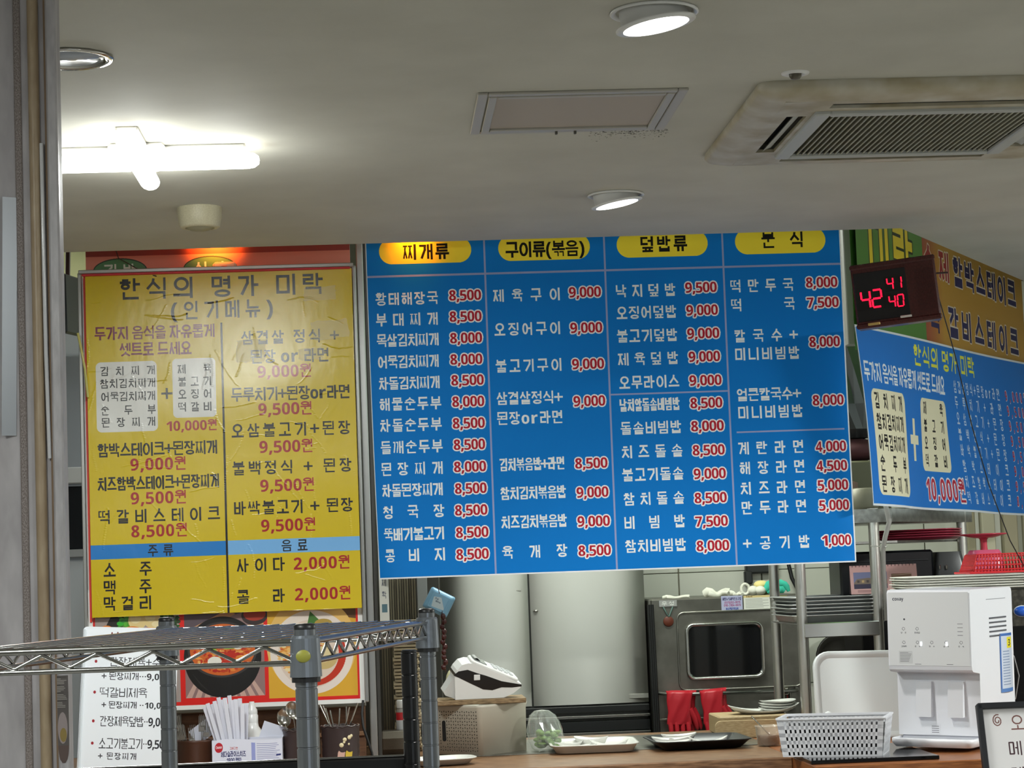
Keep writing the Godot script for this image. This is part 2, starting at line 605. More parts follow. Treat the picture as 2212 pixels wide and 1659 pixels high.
const POSTER_ROWS := [["한식의 명가 미락", 198, 1376, 106], ["(인기메뉴)", 491, 1081, 240], ["두가지 음식을 자유롭게", 48, 740, 362], ["셋트로 드세요", 190, 604, 459], ["김치찌개", 76, 390, 582], ["참치김치찌개", 74, 391, 655], ["어묵김치찌개", 78, 389, 731], ["순두부", 76, 390, 811], ["된장찌개", 78, 386, 881], ["제육", 521, 716, 583], ["불고기", 522, 714, 656], ["오징어", 522, 715, 729], ["떡갈비", 521, 713, 804], ["10,000원", 446, 742, 912], ["함박스테이크+된장찌개", 51, 739, 1041], ["9,000원", 237, 558, 1128], ["치즈함박스테이크+된장찌개", 47, 745, 1236], ["9,500원", 235, 556, 1323], ["떡갈비스테이크", 48, 745, 1426], ["8,500원", 234, 557, 1513], ["주류", 327, 472, 1628], ["음료", 1094, 1243, 1626], ["소주", 71, 346, 1730], ["맥주", 69, 343, 1831], ["막걸리", 67, 341, 1924], ["삼겹살 정식 +", 894, 1459, 412], ["된장 or 라면", 945, 1401, 525], ["9,000원", 983, 1296, 613], ["두루치기+된장or라면", 827, 1516, 743], ["9,500원", 982, 1293, 832], ["오삼불고기+된장", 824, 1510, 953], ["9,500원", 982, 1292, 1051], ["불백정식 + 된장", 824, 1511, 1171], ["9,500원", 981, 1294, 1276], ["바싹불고기 + 된장", 826, 1512, 1402], ["9,500원", 980, 1295, 1507], ["사이다", 833, 1110, 1731], ["2,000원", 1161, 1486, 1732], ["콜라", 831, 1105, 1912], ["2,000원", 1163, 1486, 1909]]

func blue_banner_print() -> Canvas:
	var cv := Canvas.new(self, 2048, 1563, Color8(0, 120, 206))
	var lilac := Color8(150, 160, 205)
	for x in [507, 1022, 1533]:
		cv.rect(x - 4, 0, 8, 1563, lilac)
	cv.rect(0, 275, 2048, 9, lilac)
	cv.rect(1026, 810, 510, 7, lilac)
	cv.rect(1559, 989, 466, 7, lilac)
	for x in [58, 567, 1076, 1588]:
		cv.rrect(x, 118, 393, 110, 54, Color8(250, 225, 60))
	for r in BANNER_HEADS:
		cv.row(r[0], r[1], r[2], r[3] + 2, 68, 10, Color8(20, 18, 16))
	for r in BANNER_NAMES:
		cv.row(r[0], r[1], r[2], r[3], 55, 7.6, Color8(235, 238, 240), 46)
	for r in BANNER_PRICES:
		for k in 12:
			cv.row(r[0], r[1] + 5.5 * cos(TAU * k / 12), r[2] + 5.5 * cos(TAU * k / 12), r[3] + 5.5 * sin(TAU * k / 12), 50, 8, Color8(240, 238, 240))
		cv.row(r[0], r[1], r[2], r[3], 50, 8, Color8(178, 32, 50))
	cv.rect(0, 1557, 2048, 6, Color8(232, 236, 240))
	cv.rect(2042, 0, 6, 1563, Color8(232, 236, 240))
	cv.rect(0, 0, 4, 1563, Color8(205, 215, 225))
	return cv

func poster_print() -> Canvas:
	var cv := Canvas.new(self, 1546, 1978, Color8(212, 186, 16))
	var ink := Color8(22, 22, 26)
	var red := Color8(165, 28, 32)
	cv.rrect(50, 507, 351, 408, 30, Color8(222, 222, 218))
	cv.rrect(490, 499, 250, 345, 26, Color8(222, 222, 218))
	cv.rect(0, 1564, 784, 82, Color8(30, 125, 205))
	cv.rect(784, 1564, 762, 82, Color8(120, 180, 235))
	cv.rect(774, 296, 12, 1682, Color8(18, 18, 20))
	cv.line([Vector2(456 - 26, 700), Vector2(456 + 26, 700)], 12, ink)
	cv.line([Vector2(456, 700 - 26), Vector2(456, 700 + 26)], 12, ink)
	for r in POSTER_ROWS:
		var s: String = r[0]
		var gh := 80.0
		var t := 10.5
		var c := ink
		var gw := 0.0
		if s.begins_with("한식"):
			gh = 124
			t = 16
			gw = 118
		elif s.begins_with("("):
			gh = 106
			t = 13
			gw = 84
		elif s.begins_with("두가지") or s.begins_with("셋트"):
			c = Color8(120, 26, 64)
			t = 10.5
			gh = 78
		elif r[1] < 420 and r[3] > 560 and r[3] < 900 or r[1] < 730 and r[2] < 740 and r[3] > 560 and r[3] < 880:
			gh = 54
			t = 6.5
		elif s.ends_with("원"):
			c = red
			gh = 78
			t = 10.5
			if s.begins_with("10"):
				gh = 64
				t = 9
		elif s == "주류" or s == "음료":
			gh = 66
			t = 8
		cv.row(s, r[1], r[2], r[3] - 22, gh, t, c, gw)
	return cv

# the big printed board under the yellow sheet: red bars, three pictures of dishes; origin x -0.917 m, top 1.40 m, 2200 px per metre
func food_print() -> Canvas:
	var cv := Canvas.new(self, 1870, 840, Color8(238, 236, 232))
	var g := RandomNumberGenerator.new()
	g.seed = 5
	var red := Color8(226, 34, 28)
	cv.rect(0, 0, 1870, 840, Color8(240, 240, 238))
	cv.rect(28, 0, 1810, 810, red)
	# vegetables
	cv.rect(42, 0, 572, 785, Color8(170, 155, 150))
	cv.poly(PackedVector2Array([Vector2(90, 300), Vector2(170, 150), Vector2(250, 150), Vector2(230, 330)]), Color8(42, 38, 36))
	for k in 60:
		cv.ell(g.randf_range(200, 330), g.randf_range(190, 330), g.randf_range(8, 26), g.randf_range(6, 18), Color8(60 + g.randi() % 50, 130 + g.randi() % 60, 40 + g.randi() % 30))
	for k in 90:
		cv.ell(g.randf_range(440, 612), g.randf_range(150, 330), g.randf_range(6, 20), g.randf_range(5, 16), Color8(20 + g.randi() % 40, 60 + g.randi() % 60, 20 + g.randi() % 25))
	for q in [[330, 220, 62, 66], [430, 215, 58, 60], [470, 262, 52, 40]]:
		cv.ell(q[0], q[1], q[2], q[3], Color8(240, 214, 150))
		cv.ell(q[0] - 12, q[1] - 14, q[2] * 0.6, q[3] * 0.5, Color8(250, 232, 182))
	for q in [[120, 280, 44, 34], [290, 280, 60, 22], [400, 290, 70, 20]]:
		cv.ell(q[0], q[1], q[2], q[3], Color8(242, 140, 50))
	# stew in a black bowl on a board
	cv.rect(648, 0, 542, 762, Color8(150, 120, 118))
	cv.poly(PackedVector2Array([Vector2(648, 150), Vector2(1190, 40), Vector2(1190, 150), Vector2(648, 300)]), Color8(96, 82, 90))
	cv.poly(PackedVector2Array([Vector2(648, 310), Vector2(940, 170), Vector2(1000, 200), Vector2(648, 360)]), Color8(205, 150, 105))
	cv.poly(PackedVector2Array([Vector2(900, 330), Vector2(1190, 250), Vector2(1190, 330)]), Color8(222, 165, 120))
	cv.ell(1130, 215, 90, 66, Color8(60, 48, 48))
	cv.ell(1130, 205, 76, 46, Color8(176, 60, 40))
	for k in 9:
		cv.poly(PackedVector2Array([Vector2(650 + k * 62, 762), Vector2(690 + k * 62, 762), Vector2(780 + k * 34, 560), Vector2(765 + k * 34, 560)]), Color8(206, 170, 158))
	cv.ell(905, 490, 264, 276, Color8(22, 20, 20))
	for k in 5:
		cv.line([Vector2(700 + k * 12, 600 + k * 16), Vector2(760 + k * 14, 690 + k * 10)], 2, Color8(52, 48, 48))
	cv.rect(655, 480, 26, 80, Color8(58, 52, 54))
	cv.ell(905, 440, 238, 190, Color8(62, 56, 56))
	cv.ell(905, 440, 222, 176, Color8(214, 104, 40))
	for k in 420:
		var a := g.randf() * TAU
		var d := sqrt(g.randf()) * 0.92
		var col: Color = [Color8(232, 140, 60), Color8(240, 176, 92), Color8(196, 62, 30), Color8(222, 110, 44), Color8(186, 40, 28)][g.randi() % 5]
		cv.ell(905 + cos(a) * d * 210, 440 + sin(a) * d * 165, g.randf_range(4, 26), g.randf_range(3, 12), col)
	for q in [[850, 520, 48, 34], [1010, 420, 36, 22]]:
		cv.ell(q[0], q[1], q[2], q[3], Color8(244, 240, 228))
	for q in [[860, 400, 60, 12], [950, 425, 50, 14], [820, 440, 46, 10]]:
		cv.ell(q[0], q[1], q[2], q[3], Color8(150, 190, 60))
	for q in [[930, 540, 40, 30], [960, 480, 44, 20]]:
		cv.ell(q[0], q[1], q[2], q[3], Color8(196, 44, 26))
	# cutlet plate on yellow
	cv.rect(1216, 0, 608, 786, Color8(226, 172, 52))
	cv.poly(PackedVector2Array([Vector2(1560, 180), Vector2(1824, 180), Vector2(1824, 260), Vector2(1700, 240)]), Color8(104, 70, 40))
	cv.ell(1516, 430, 308, 330, Color8(236, 192, 110))
	cv.ell(1516, 480, 286, 286, Color8(238, 224, 214))
	cv.ell(1516, 490, 232, 232, Color8(226, 206, 190))
	for k in 380:
		var a := g.randf() * TAU
		var d := sqrt(g.randf())
		var p := Vector2(1470 + cos(a) * d * 170, 500 + sin(a) * d * 140)
		cv.ell(p.x, p.y, g.randf_range(5, 28), g.randf_range(4, 15), [Color8(226, 150, 66), Color8(240, 190, 110), Color8(206, 92, 44), Color8(240, 220, 170)][g.randi() % 4])
	for k in 26:
		var a := -0.3 + k * 0.075
		cv.ell(1516 + cos(a) * 210, 490 + sin(a) * 205, 26, 18, Color8(196, 52, 26))
	cv.ell(1600, 520, 90, 80, Color8(206, 180, 120))
	cv.ell(1590, 500, 66, 54, Color8(226, 208, 160))
	cv.poly(PackedVector2Array([Vector2(1490, 290), Vector2(1510, 200), Vector2(1580, 270), Vector2(1550, 300)]), Color8(70, 120, 50))
	cv.ell(1600, 285, 60, 30, Color8(180, 150, 70))
	return cv

func red_sign_print() -> Canvas:
	var cv := Canvas.new(self, 1024, 420, Color8(214, 128, 108))
	cv.rect(0, 0, 1024, 206, Color8(150, 58, 52))
	for q in [[132, "김밥"], [480, "식사"]]:
		cv.ell(q[0], 262, 104, 48, Color8(20, 40, 24))
		cv.ell(q[0], 262, 100, 44, Color8(74, 128, 78))
		cv.row(q[1], q[0] - 62, q[0] + 62, 266, 60, 8, Color8(214, 220, 208), 50)
	return cv

# side banner: 2.45 m by 0.62 m, 800 px per metre
func side_banner_print() -> Canvas:
	var cv := Canvas.new(self, 1960, 480, Color8(2, 114, 206))
	var S := 800.0
	var cream := Color8(226, 224, 194)
	cv.row("한식의 명가 미락", 0.64 * S, 1.52 * S, 48, 60, 9, Color8(224, 228, 70), 78)
	cv.row("두가지 음식을 자유롭게 셋트로 드세요", 0.03 * S, 1.04 * S, 120, 54, 7.5, Color8(225, 232, 240))
	cv.rrect(0.07 * S, 165, 0.40 * S, 285, 30, cream)
	cv.rrect(0.70 * S, 165, 0.33 * S, 205, 24, cream)
	var ink := Color8(24, 24, 24)
	var rr := ["김치찌개", "참치김치찌개", "어묵김치찌개", "순두부", "된장찌개"]
	for k in 5:
		cv.row(rr[k], 0.10 * S, 0.43 * S, 196 + k * 56, 44, 6.5, ink)
	rr = ["제육", "불고기", "오징어", "떡갈비"]
	for k in 4:
		cv.row(rr[k], 0.74 * S, 0.99 * S, 192 + k * 49, 36, 5.5, ink)
	cv.rect(0.53 * S, 274, 0.12 * S, 26, cream)
	cv.rect(0.573 * S, 228, 0.032 * S, 118, cream)
	for k in 12:
		cv.row("10,000원", 0.72 * S + 5 * cos(TAU * k / 12), 1.15 * S + 5 * cos(TAU * k / 12), 420 + 5 * sin(TAU * k / 12), 68, 9, Color8(226, 226, 236))
	cv.row("10,000원", 0.72 * S, 1.15 * S, 420, 68, 9, Color8(176, 30, 60))
	rr = ["삼겹살정식+된장or라면", "두루치기+라면", "오삼불고기+된장", "불백정식+된장", "바싹불고기+된장", "함박스테이크", "치즈함박스테이크", "떡갈비스테이크"]
	var pr := ["9,000원", "9,500원", "9,500원", "9,500원", "9,500원", "9,000원", "9,500원", "8,500원"]
	for k in 8:
		var y := 116 + k * 46.0
		cv.row(rr[k], 1.17 * S, 1.86 * S, y, 36, 4.6, Color8(196, 212, 236))
		cv.row(pr[k], 1.94 * S, 2.26 * S, y, 38, 5.5, Color8(226, 226, 236))
		cv.row(pr[k], 1.94 * S, 2.26 * S, y, 33, 4.5, Color8(176, 30, 60))
	for q in [[0, 0, 1960, 6], [0, 474, 1960, 6], [0, 0, 5, 480]]:
		cv.rect(q[0], q[1], q[2], q[3], Color8(216, 224, 230))
	return cv

# old board on the side wall: 2.3 m by 0.55 m, 800 px per metre
func side_sign_print() -> Canvas:
	var cv := Canvas.new(self, 1840, 440, Color8(192, 150, 62))
	var S := 800.0
	cv.rect(0, 0, 0.79 * S, 440, Color8(86, 138, 62))
	for k in 40:
		cv.rect((0.79 + 0.006 * k) * S, 0, 6, 440, Color8(166, 84, 58).lerp(Color8(192, 150, 62), k / 40.0))
	for k in 12:
		cv.row("미락", 0.14 * S + 7 * cos(TAU * k / 12), 0.66 * S + 7 * cos(TAU * k / 12), 150 + 7 * sin(TAU * k / 12), 190, 30, Color8(26, 40, 18), 190)
	cv.row("미락", 0.14 * S, 0.66 * S, 150, 190, 30, Color8(238, 214, 52), 190)
	for k in 12:
		var o := Vector2(4.5 * cos(TAU * k / 12), 4.5 * sin(TAU * k / 12))
		cv.row("수제", 0.80 * S + o.x, 1.14 * S + o.x, 128 + o.y, 92, 17, Color8(214, 204, 190), 110)
		cv.row("함박스테이크", 1.20 * S + o.x, 2.18 * S + o.x, 128 + o.y, 92, 17, Color8(214, 204, 190), 110)
		cv.row("갈비스테이크", 1.10 * S + o.x, 2.18 * S + o.x, 290 + o.y, 92, 17, Color8(214, 204, 190), 110)
	cv.row("떡", 0.84 * S, 1.0 * S, 290, 92, 17, Color8(34, 34, 92), 110)
	cv.row("수제", 0.80 * S, 1.14 * S, 128, 92, 17, Color8(160, 40, 44), 110)
	cv.row("함박스테이크", 1.20 * S, 2.18 * S, 128, 92, 17, Color8(34, 34, 92), 110)
	cv.row("갈비스테이크", 1.10 * S, 2.18 * S, 290, 92, 17, Color8(34, 34, 92), 110)
	return cv

func handwritten_print() -> Canvas:
	var cv := Canvas.new(self, 760, 1260, Color8(226, 230, 236))
	var ink := Color8(34, 34, 40)
	var red := Color8(150, 30, 40)
	cv.row("신메뉴", 190, 560, 66, 100, 13, Color8(110, 30, 34), 90, true)
	var R := [["간장제육+수육", 210, 720, 268, 78], ["+ 된장찌개···9,000", 150, 720, 390, 64], ["떡갈비제육", 140, 540, 528, 84], ["+ 된장찌개 ··10,000", 160, 740, 632, 60], ["간장제육덮밥··9,000", 150, 740, 770, 86], ["소고기불고기··9,500", 150, 740, 956, 88], ["+ 된장찌개", 150, 470, 1062, 58]]
	for r in R:
		cv.row(r[0], r[1], r[2], r[3], r[4], 7.5, ink, r[4] * 0.92, true)
	for y in [268, 528, 770, 956]:
		cv.ell(96, y, 11, 13, red)
	return cv

func whiteboard_print() -> Canvas:
	var cv := Canvas.new(self, 800, 600, Color8(222, 220, 222))
	var brown := Color8(120, 84, 80)
	var q: Array = []
	for k in 26:
		var a := k * 0.45
		var rr := 6.0 + k * 0.68
		q.append(Vector2(50 + cos(a) * rr * 0.8, 42 + sin(a) * rr))
	cv.line(q, 4, brown, true)
	cv.row("오늘의", 98, 296, 52, 56, 5, brown, 50, true)
	cv.row("메뉴", 80, 194, 146, 54, 5.5, Color8(70, 50, 56), 48, true)
	cv.row("제육볶음", 80, 320, 240, 52, 5, Color8(70, 50, 56), 48, true)
	return cv

func cheese_print() -> Canvas:
	var cv := Canvas.new(self, 900, 320, Color8(222, 224, 240))
	cv.rect(0, 240, 500, 80, Color8(120, 130, 200))
	cv.ell(88, 66, 52, 42, Color8(186, 26, 44))
	cv.row("Cheese", 48, 128, 62, 26, 4, Color8(240, 230, 235))
	cv.row("체다슬라이스치즈", 112, 432, 124, 48, 7, Color8(34, 40, 100))
	cv.row("1800 멜티", 182, 372, 178, 44, 7, Color8(34, 40, 100))
	cv.row("고소하고 진한", 228, 330, 78, 22, 3, Color8(180, 60, 60))
	cv.row("오리지널 슬라이스", 40, 180, 282, 24, 3, Color8(50, 60, 130))
	for q in [[230, 320, 290, 210, 370, 320], [310, 320, 370, 214, 450, 320]]:
		cv.poly(PackedVector2Array([Vector2(q[0], q[1]), Vector2(q[2], q[3]), Vector2(q[4], q[5])]), Color8(236, 196, 110))
	cv.poly(PackedVector2Array([Vector2(330, 320), Vector2(372, 216), Vector2(392, 320)]), Color8(222, 168, 76))
	cv.rect(504, 24, 50, 286, Color8(150, 158, 214))
	var g := RandomNumberGenerator.new()
	g.seed = 3
	for k in 17:
		cv.rect(572, 30 + k * 16, g.randf_range(220, 310), 4, Color8(120, 124, 176))
	cv.rect(820, 128, 60, 14, Color8(50, 60, 120))
	cv.rect(740, 190, 60, 14, Color8(50, 60, 120))
	return cv

func _ready():
	rng.seed = 7
	# ---- camera, sky, exposure
	var cam := Camera3D.new()
	cam.name = "camera"
	add_child(cam)
	cam.position = Vector3(0, 1.4, 0)
	cam.rotation_degrees = Vector3(4.9, -3.5, -2.1)
	cam.fov = 19.61
	cam.near = 0.05
	cam.far = 60.0
	cam.current = true
	var we := WorldEnvironment.new()
	we.name = "environment"
	var env := Environment.new()
	env.background_mode = Environment.BG_COLOR
	env.background_color = Color(0.93, 0.97, 1.0)
	env.tonemap_mode = Environment.TONE_MAPPER_LINEAR
	env.tonemap_exposure = 1.17
	env.sdfgi_enabled = true
	env.ssao_enabled = true
	env.ssil_enabled = true
	we.environment = env
	add_child(we)
	ZERO_BOX = glyph("0").box
	build_setting()
	build_lamps()
	build_ceiling_fittings()
	build_signs()
	build_kitchen()
	build_counter_things()
	build_right_side()
	build_left_side()
	build_wire_rack()

# ---------------------------------------------------------------- the setting
func build_setting():
	var paint := grained("ceiling_paint", Color8(184, 182, 171), Color8(194, 192, 181), V(0.4, 0.4, 0.4), 0.75, 0.0, 3, 0.012)
	var wall := mat("wall_paint", Color8(206, 204, 198), 0.8)
	var st := ST()
	# main ceiling slab, cut back along the kitchen front and its slanting side
	var poly := PackedVector2Array([Vector2(-4, 3), Vector2(5, 3), Vector2(5, -9.9), Vector2(3.43, -9.9), Vector2(1.6438, -6.77), Vector2(1.6, -6.77), Vector2(-4, -6.82)])
	prism(st, poly, -2.9, -2.43, Transform3D(Basis(V(1, 0, 0), V(0, 0, 1), V(0, -1, 0)), Vector3.ZERO))
	struct("ceiling", st, paint)
	st = ST()
	bx(st, V(-0.1, 2.95, -8.3), V(7.8, 0.1, 3.3))
	struct("ceiling_kitchen", st, mat("kitchen_ceiling", Color8(190, 186, 176), 0.8))
	st = ST()
	bx(st, V(0.5, -0.05, -3.4), V(9.4, 0.1, 13.4))
	struct("floor", st, grained("floor_vinyl", Color8(132, 130, 124), Color8(150, 148, 142), V(0.8, 0.8, 0.8), 0.5, 0.0, 9, 0.02))
	for q in [["wall_left", V(-4.1, 1.5, -3.4), V(0.2, 3.0, 13.4)], ["wall_right", V(5.1, 1.5, -3.4), V(0.2, 3.0, 13.4)], ["wall_back", V(0.5, 1.5, -9.9), V(9.4, 3.0, 0.3)]]:
		st = ST()
		bx(st, q[1], q[2])
		var w := struct(q[0], st, wall)
		if q[0] == "wall_back":
			w.material_override = mat("tile_joint", Color8(120, 116, 100), 0.9)
			var tm := [box_mesh(V(0.362, 0.247, 0.012), 0.002)]
			var m0 := mat("tile_white", Color8(216, 216, 204), 0.25)
			var m1 := mat("tile_white_b", Color8(210, 211, 198), 0.28)
			for i in 12:
				for j in 10:
					var o := MeshInstance3D.new()
					o.name = "tile"
					o.mesh = tm[0]
					o.material_override = m0 if (i * 3 + j * 5) % 7 < 4 else m1
					o.position = V(0.93 - 0.3675 * 2 + 0.3675 * (i + 0.5), 0.13 + 0.25 * (j + 0.5), -9.745)
					w.add_child(o, true)
	# street side behind the camera: shop window in three lights
	st = ST()
	bx(st, V(-1.95, 1.5, 3.1), V(4.5, 3.0, 0.2))
	bx(st, V(4.35, 1.5, 3.1), V(1.7, 3.0, 0.2))
	bx(st, V(1.9, 0.15, 3.1), V(3.2, 0.3, 0.2))
	bx(st, V(1.9, 2.65, 3.1), V(3.2, 0.7, 0.2))
	struct("wall_front", st, wall)
	var win := Node3D.new()
	win.name = "window_1"
	add_child(win)
	win.set_meta("kind", "structure")
	win.set_meta("label", "shop window behind the camera")
	var glass := mat("window_glass", Color(1, 1, 1, 0.06), 0.02)
	glass.transparency = BaseMaterial3D.TRANSPARENCY_ALPHA
	var bar := mat("window_bar", Color8(90, 92, 94), 0.4, 0.5)
	for x in [0.3, 1.3, 2.35, 3.5]:
		st = ST()
		bx(st, V(x, 1.3, 3.1), V(0.08 if x > 0.5 and x < 3.0 else 0.04, 2.0, 0.1), 0.003)
		part("mullion", st, bar, win)
	for x in [[0.32, 1.26], [1.34, 2.31], [2.39, 3.48]]:
		st = ST()
		bx(st, V((x[0] + x[1]) / 2, 1.3, 3.1), V(x[1] - x[0], 2.0, 0.006))
		part("pane", st, glass, win)
	# pillar at the left
	var p := Node3D.new()
	p.name = "pillar"
	add_child(p)
	p.set_meta("kind", "structure")
	p.set_meta("label", "stained white painted pillar at the left edge")
	st = ST()
	bx(st, V(-0.7370, 1.215, -3.785), V(0.412, 2.43, 0.11), 0.004)
	part("post_core", st, grained("pillar_paint", Color8(158, 154, 157), Color8(178, 174, 177), V(1.6, 0.5, 1.6), 0.55, 0.0, 12, 0.03), p)
	var trim := grained("pillar_trim", Color8(160, 157, 160), Color8(182, 179, 182), V(3, 0.7, 3), 0.4, 0.0, 15, 0.04)
	st = ST()
	bx(st, V(-0.5295, 1.215, -3.722), V(0.018, 2.43, 0.02), 0.003)
	part("corner_trim", st, trim, p)
	st = ST()
	bx(st, V(-0.5405, 1.215, -3.727), V(0.005, 2.43, 0.010), 0.002)
	part("caulk_bead", st, mat("caulk_brown", Color8(138, 116, 94), 0.6), p)
	st = ST()
	tube(st, [V(-0.5600, 0.0, -3.727), V(-0.5600, 1.2, -3.727), V(-0.5605, 1.6, -3.727), V(-0.5610, 2.43, -3.727)], 0.0095, 12)
	part("cable_duct", st, grained("duct_beige", Color8(152, 132, 106), Color8(172, 154, 128), V(4, 0.8, 4), 0.4, 0.0, 21, 0.03), p)
	st = ST()
	tube(st, [V(-0.5450, 1.62, -3.722), V(-0.5475, 1.8, -3.720), V(-0.5485, 2.0, -3.720), V(-0.5490, 2.15, -3.722)], 0.0035, 8)
	var clear := mat("clear_cable", Color8(205, 205, 208), 0.12)
	part("clear_wire", st, clear, p)
	st = ST()
	bx(st, V(-0.5880, 1.215, -3.729), V(0.012, 2.43, 0.006), 0.002)
	part("grimy_joint", st, grained("grime", Color8(98, 88, 84), Color8(166, 158, 156), V(9, 4, 9), 0.8, 0.0, 33, 0.12), p)
	# brushed steel strip that bows out near the left edge
	st = ST()
	for i in 8:
		var y0 := 1.66 + 0.05 * i
		var y1 := y0 + 0.05
		var f := func(y: float) -> float: return -0.612 + 0.010 * clampf((y - 1.55) / 0.5, 0, 1) 
		quad(st, V(f.call(y0) - 0.012, y0, -3.715), V(f.call(y1) - 0.012, y1, -3.715), V(f.call(y1) + 0.010, y1, -3.728), V(f.call(y0) + 0.010, y0, -3.728))
	part("steel_strip", st, mat("strip_steel", Color8(158, 162, 168), 0.3, 0.7), p)

func cross_lamp(c: Vector3, label: String, power := 1.0):
	var t := thing("cross_ceiling_lamp", label, "ceiling lamp", c, "cross-shaped ceiling lamps")
	var white := mat("lamp_plastic", Color8(232, 232, 230), 0.4)
	var st := ST()
	bx(st, V(0, -0.006, 0), V(0.50, 0.012, 0.05), 0.004)
	bx(st, V(0, -0.0062, 0), V(0.05, 0.012, 0.50), 0.004)
	bx(st, V(0, -0.011, 0), V(0.13, 0.02, 0.13), 0.006)
	part("base_bracket", st, white, t)
	for q in [V(-0.19, 0, 0), V(0.19, 0, 0), V(0, 0, -0.19), V(0, 0, 0.19)]:
		st = ST()
		bx(st, q * 1.02 + V(0, -0.014, 0), V(0.09, 0.014, 0.034) if q.x != 0.0 else V(0.034, 0.014, 0.09), 0.003)
		part("clip", st, white, t)
	var glow := glowing("lamp_tube_light", Color(1.0, 0.99, 0.96), LAMP_GLOW)
	for k in 4:
		var d := Vector3(1, 0, 0).rotated(Vector3.UP, PI / 2 * k)
		st = ST()
		var pts := []
		var rr := []
		for s in [[0.02, 0.024], [0.1, 0.024], [0.2, 0.024], [0.255, 0.024], [0.27, 0.021], [0.28, 0.012], [0.282, 0.001]]:
			pts.append(d * s[0] + V(0, -0.037, 0))
			rr.append(s[1])
		tube(st, pts, rr, 14, true, 0.8)
		part("light_tube", st, glow, t)
	var l := AreaLight3D.new()
	l.name = "area_light"
	l.area_size = Vector2(0.42, 0.42)
	l.light_energy = LAMP_E * power
	l.light_color = Color(0.98, 1.0, 0.985)
	l.area_range = 14.0
	l.shadow_enabled = true
	l.rotation_degrees = V(-90, 0, 0)
	l.position = V(0, -0.075, 0)
	t.add_child(l)
	for q in [V(0.2, -0.1, 0), V(-0.2, -0.1, 0), V(0, -0.1, 0.2), V(0, -0.1, -0.2)]:
		var om := OmniLight3D.new()
		om.name = "tube_light"
		om.light_energy = TUBE_E
		om.light_size = 0.05
		om.omni_range = 14.0
		om.light_color = Color(0.98, 1.0, 0.985)
		om.shadow_enabled = true
		om.position = q
		t.add_child(om, true)

func downlight(c: Vector3, r: float, tilt: float, label: String):
	var t := thing("tilted_downlight", label, "downlight", c, "tilted ceiling downlights")
	var white := mat("downlight_rim", Color8(224, 224, 222), 0.3)
	var st := ST()
	lathe(st, [Vector2(r * 1.0, 0.0), Vector2(r * 1.1, -0.0005), Vector2(r * 1.12, -0.004), Vector2(r * 1.06, -0.006), Vector2(r * 0.98, -0.003), Vector2(r * 0.97, 0.0)], 40)
	part("ceiling_ring", st, white, t)
	var xf := T(V(0, -0.012, 0), 0, 0, tilt)
	st = ST()
	lathe(st, [Vector2(r * 0.86, 0.035), Vector2(r * 0.86, -0.008), Vector2(r * 1.02, -0.012), Vector2(r * 1.02, -0.015), Vector2(r * 0.84, -0.017)], 40, xf)
	part("tilting_can", st, white, t)
	st = ST()
	lathe(st, [Vector2(r * 0.845, -0.0165), Vector2(r * 0.6, -0.017), Vector2(0, -0.017)], 40, xf)
	part("light_diffuser", st, glowing("downlight_glow", Color(1.0, 0.99, 0.98), DOWN_GLOW), t)
	var l := SpotLight3D.new()
	l.name = "spot_light"
	l.spot_range = 12.0
	l.spot_angle = 62.0
	l.spot_angle_attenuation = 0.8
	l.light_energy = DOWN_E
	l.light_size = 0.07
	l.light_color = Color(1.0, 0.985, 0.96)
	l.shadow_enabled = true
	l.transform = T(xf * V(0, -0.024, 0)) * T(Vector3.ZERO, 0, 0, tilt) * T(Vector3.ZERO, -90, 0, 0)
	t.add_child(l)

func batten_lamp(c: Vector3, label: String, turn: float, power := 1.0):
	var t := thing("fluorescent_batten", label, "ceiling lamp", c, "fluorescent battens on the kitchen ceiling")
	t.rotation_degrees.y = turn
	var st := ST()
	bx(st, V(0, -0.02, 0), V(1.2, 0.04, 0.09), 0.005)
	part("housing", st, mat("lamp_plastic", Color8(232, 232, 230), 0.4), t)
	st = ST()
	tube(st, [V(-0.58, -0.06, 0), V(0.58, -0.06, 0)], 0.016, 12)
	part("light_tube", st, glowing("batten_glow", Color(0.95, 1.0, 0.96), 4.0), t)
	var l := AreaLight3D.new()
	l.name = "area_light"
	l.area_size = Vector2(1.15, 0.08)
	l.light_energy = BATTEN_E * power
	l.light_color = Color(0.97, 1.0, 0.96)
	l.area_range = 12.0
	l.shadow_enabled = true
	l.rotation_degrees = V(-90, 0, 0)
	l.position = V(0, -0.085, 0)
	t.add_child(l)

func warm_bulb(c: Vector3, label: String, aim: float, cone: float, power: float):
	var t := thing("warm_spot_bulb", label, "lamp", c, "warm bulbs above the signs")
	var st := ST()
	lathe(st, [Vector2(0.018, 0.12), Vector2(0.018, 0.07), Vector2(0.0, 0.07)], 14)
	part("socket", st, mat("socket_black", Color8(40, 38, 36), 0.5), t)
	st = ST()
	lathe(st, [Vector2(0.015, 0.07), Vector2(0.03, 0.03), Vector2(0.033, 0.0), Vector2(0.024, -0.022), Vector2(0, -0.03)], 18)
	part("light_bulb", st, glowing("warm_glow", Color(1.0, 0.62, 0.25), 2.0), t)
	var l := SpotLight3D.new()
	l.name = "spot_light"
	l.light_color = Color(1.0, 0.55, 0.16)
	l.light_energy = WARM_E * power
	l.light_size = 0.03
	l.spot_range = 4.0
	l.spot_angle = cone
	l.shadow_enabled = true
	l.position = V(0, -0.01, -0.036)
	l.rotation_degrees = V(aim, 0, 0)
	t.add_child(l)

const LAMP_GLOW := 7.0
const TUBE_E := 0.036
const LAMP_E := 3.4
const DOWN_GLOW := 5.0
const DOWN_E := 1.2
const BATTEN_E := 4.9
const WARM_E := 0.5

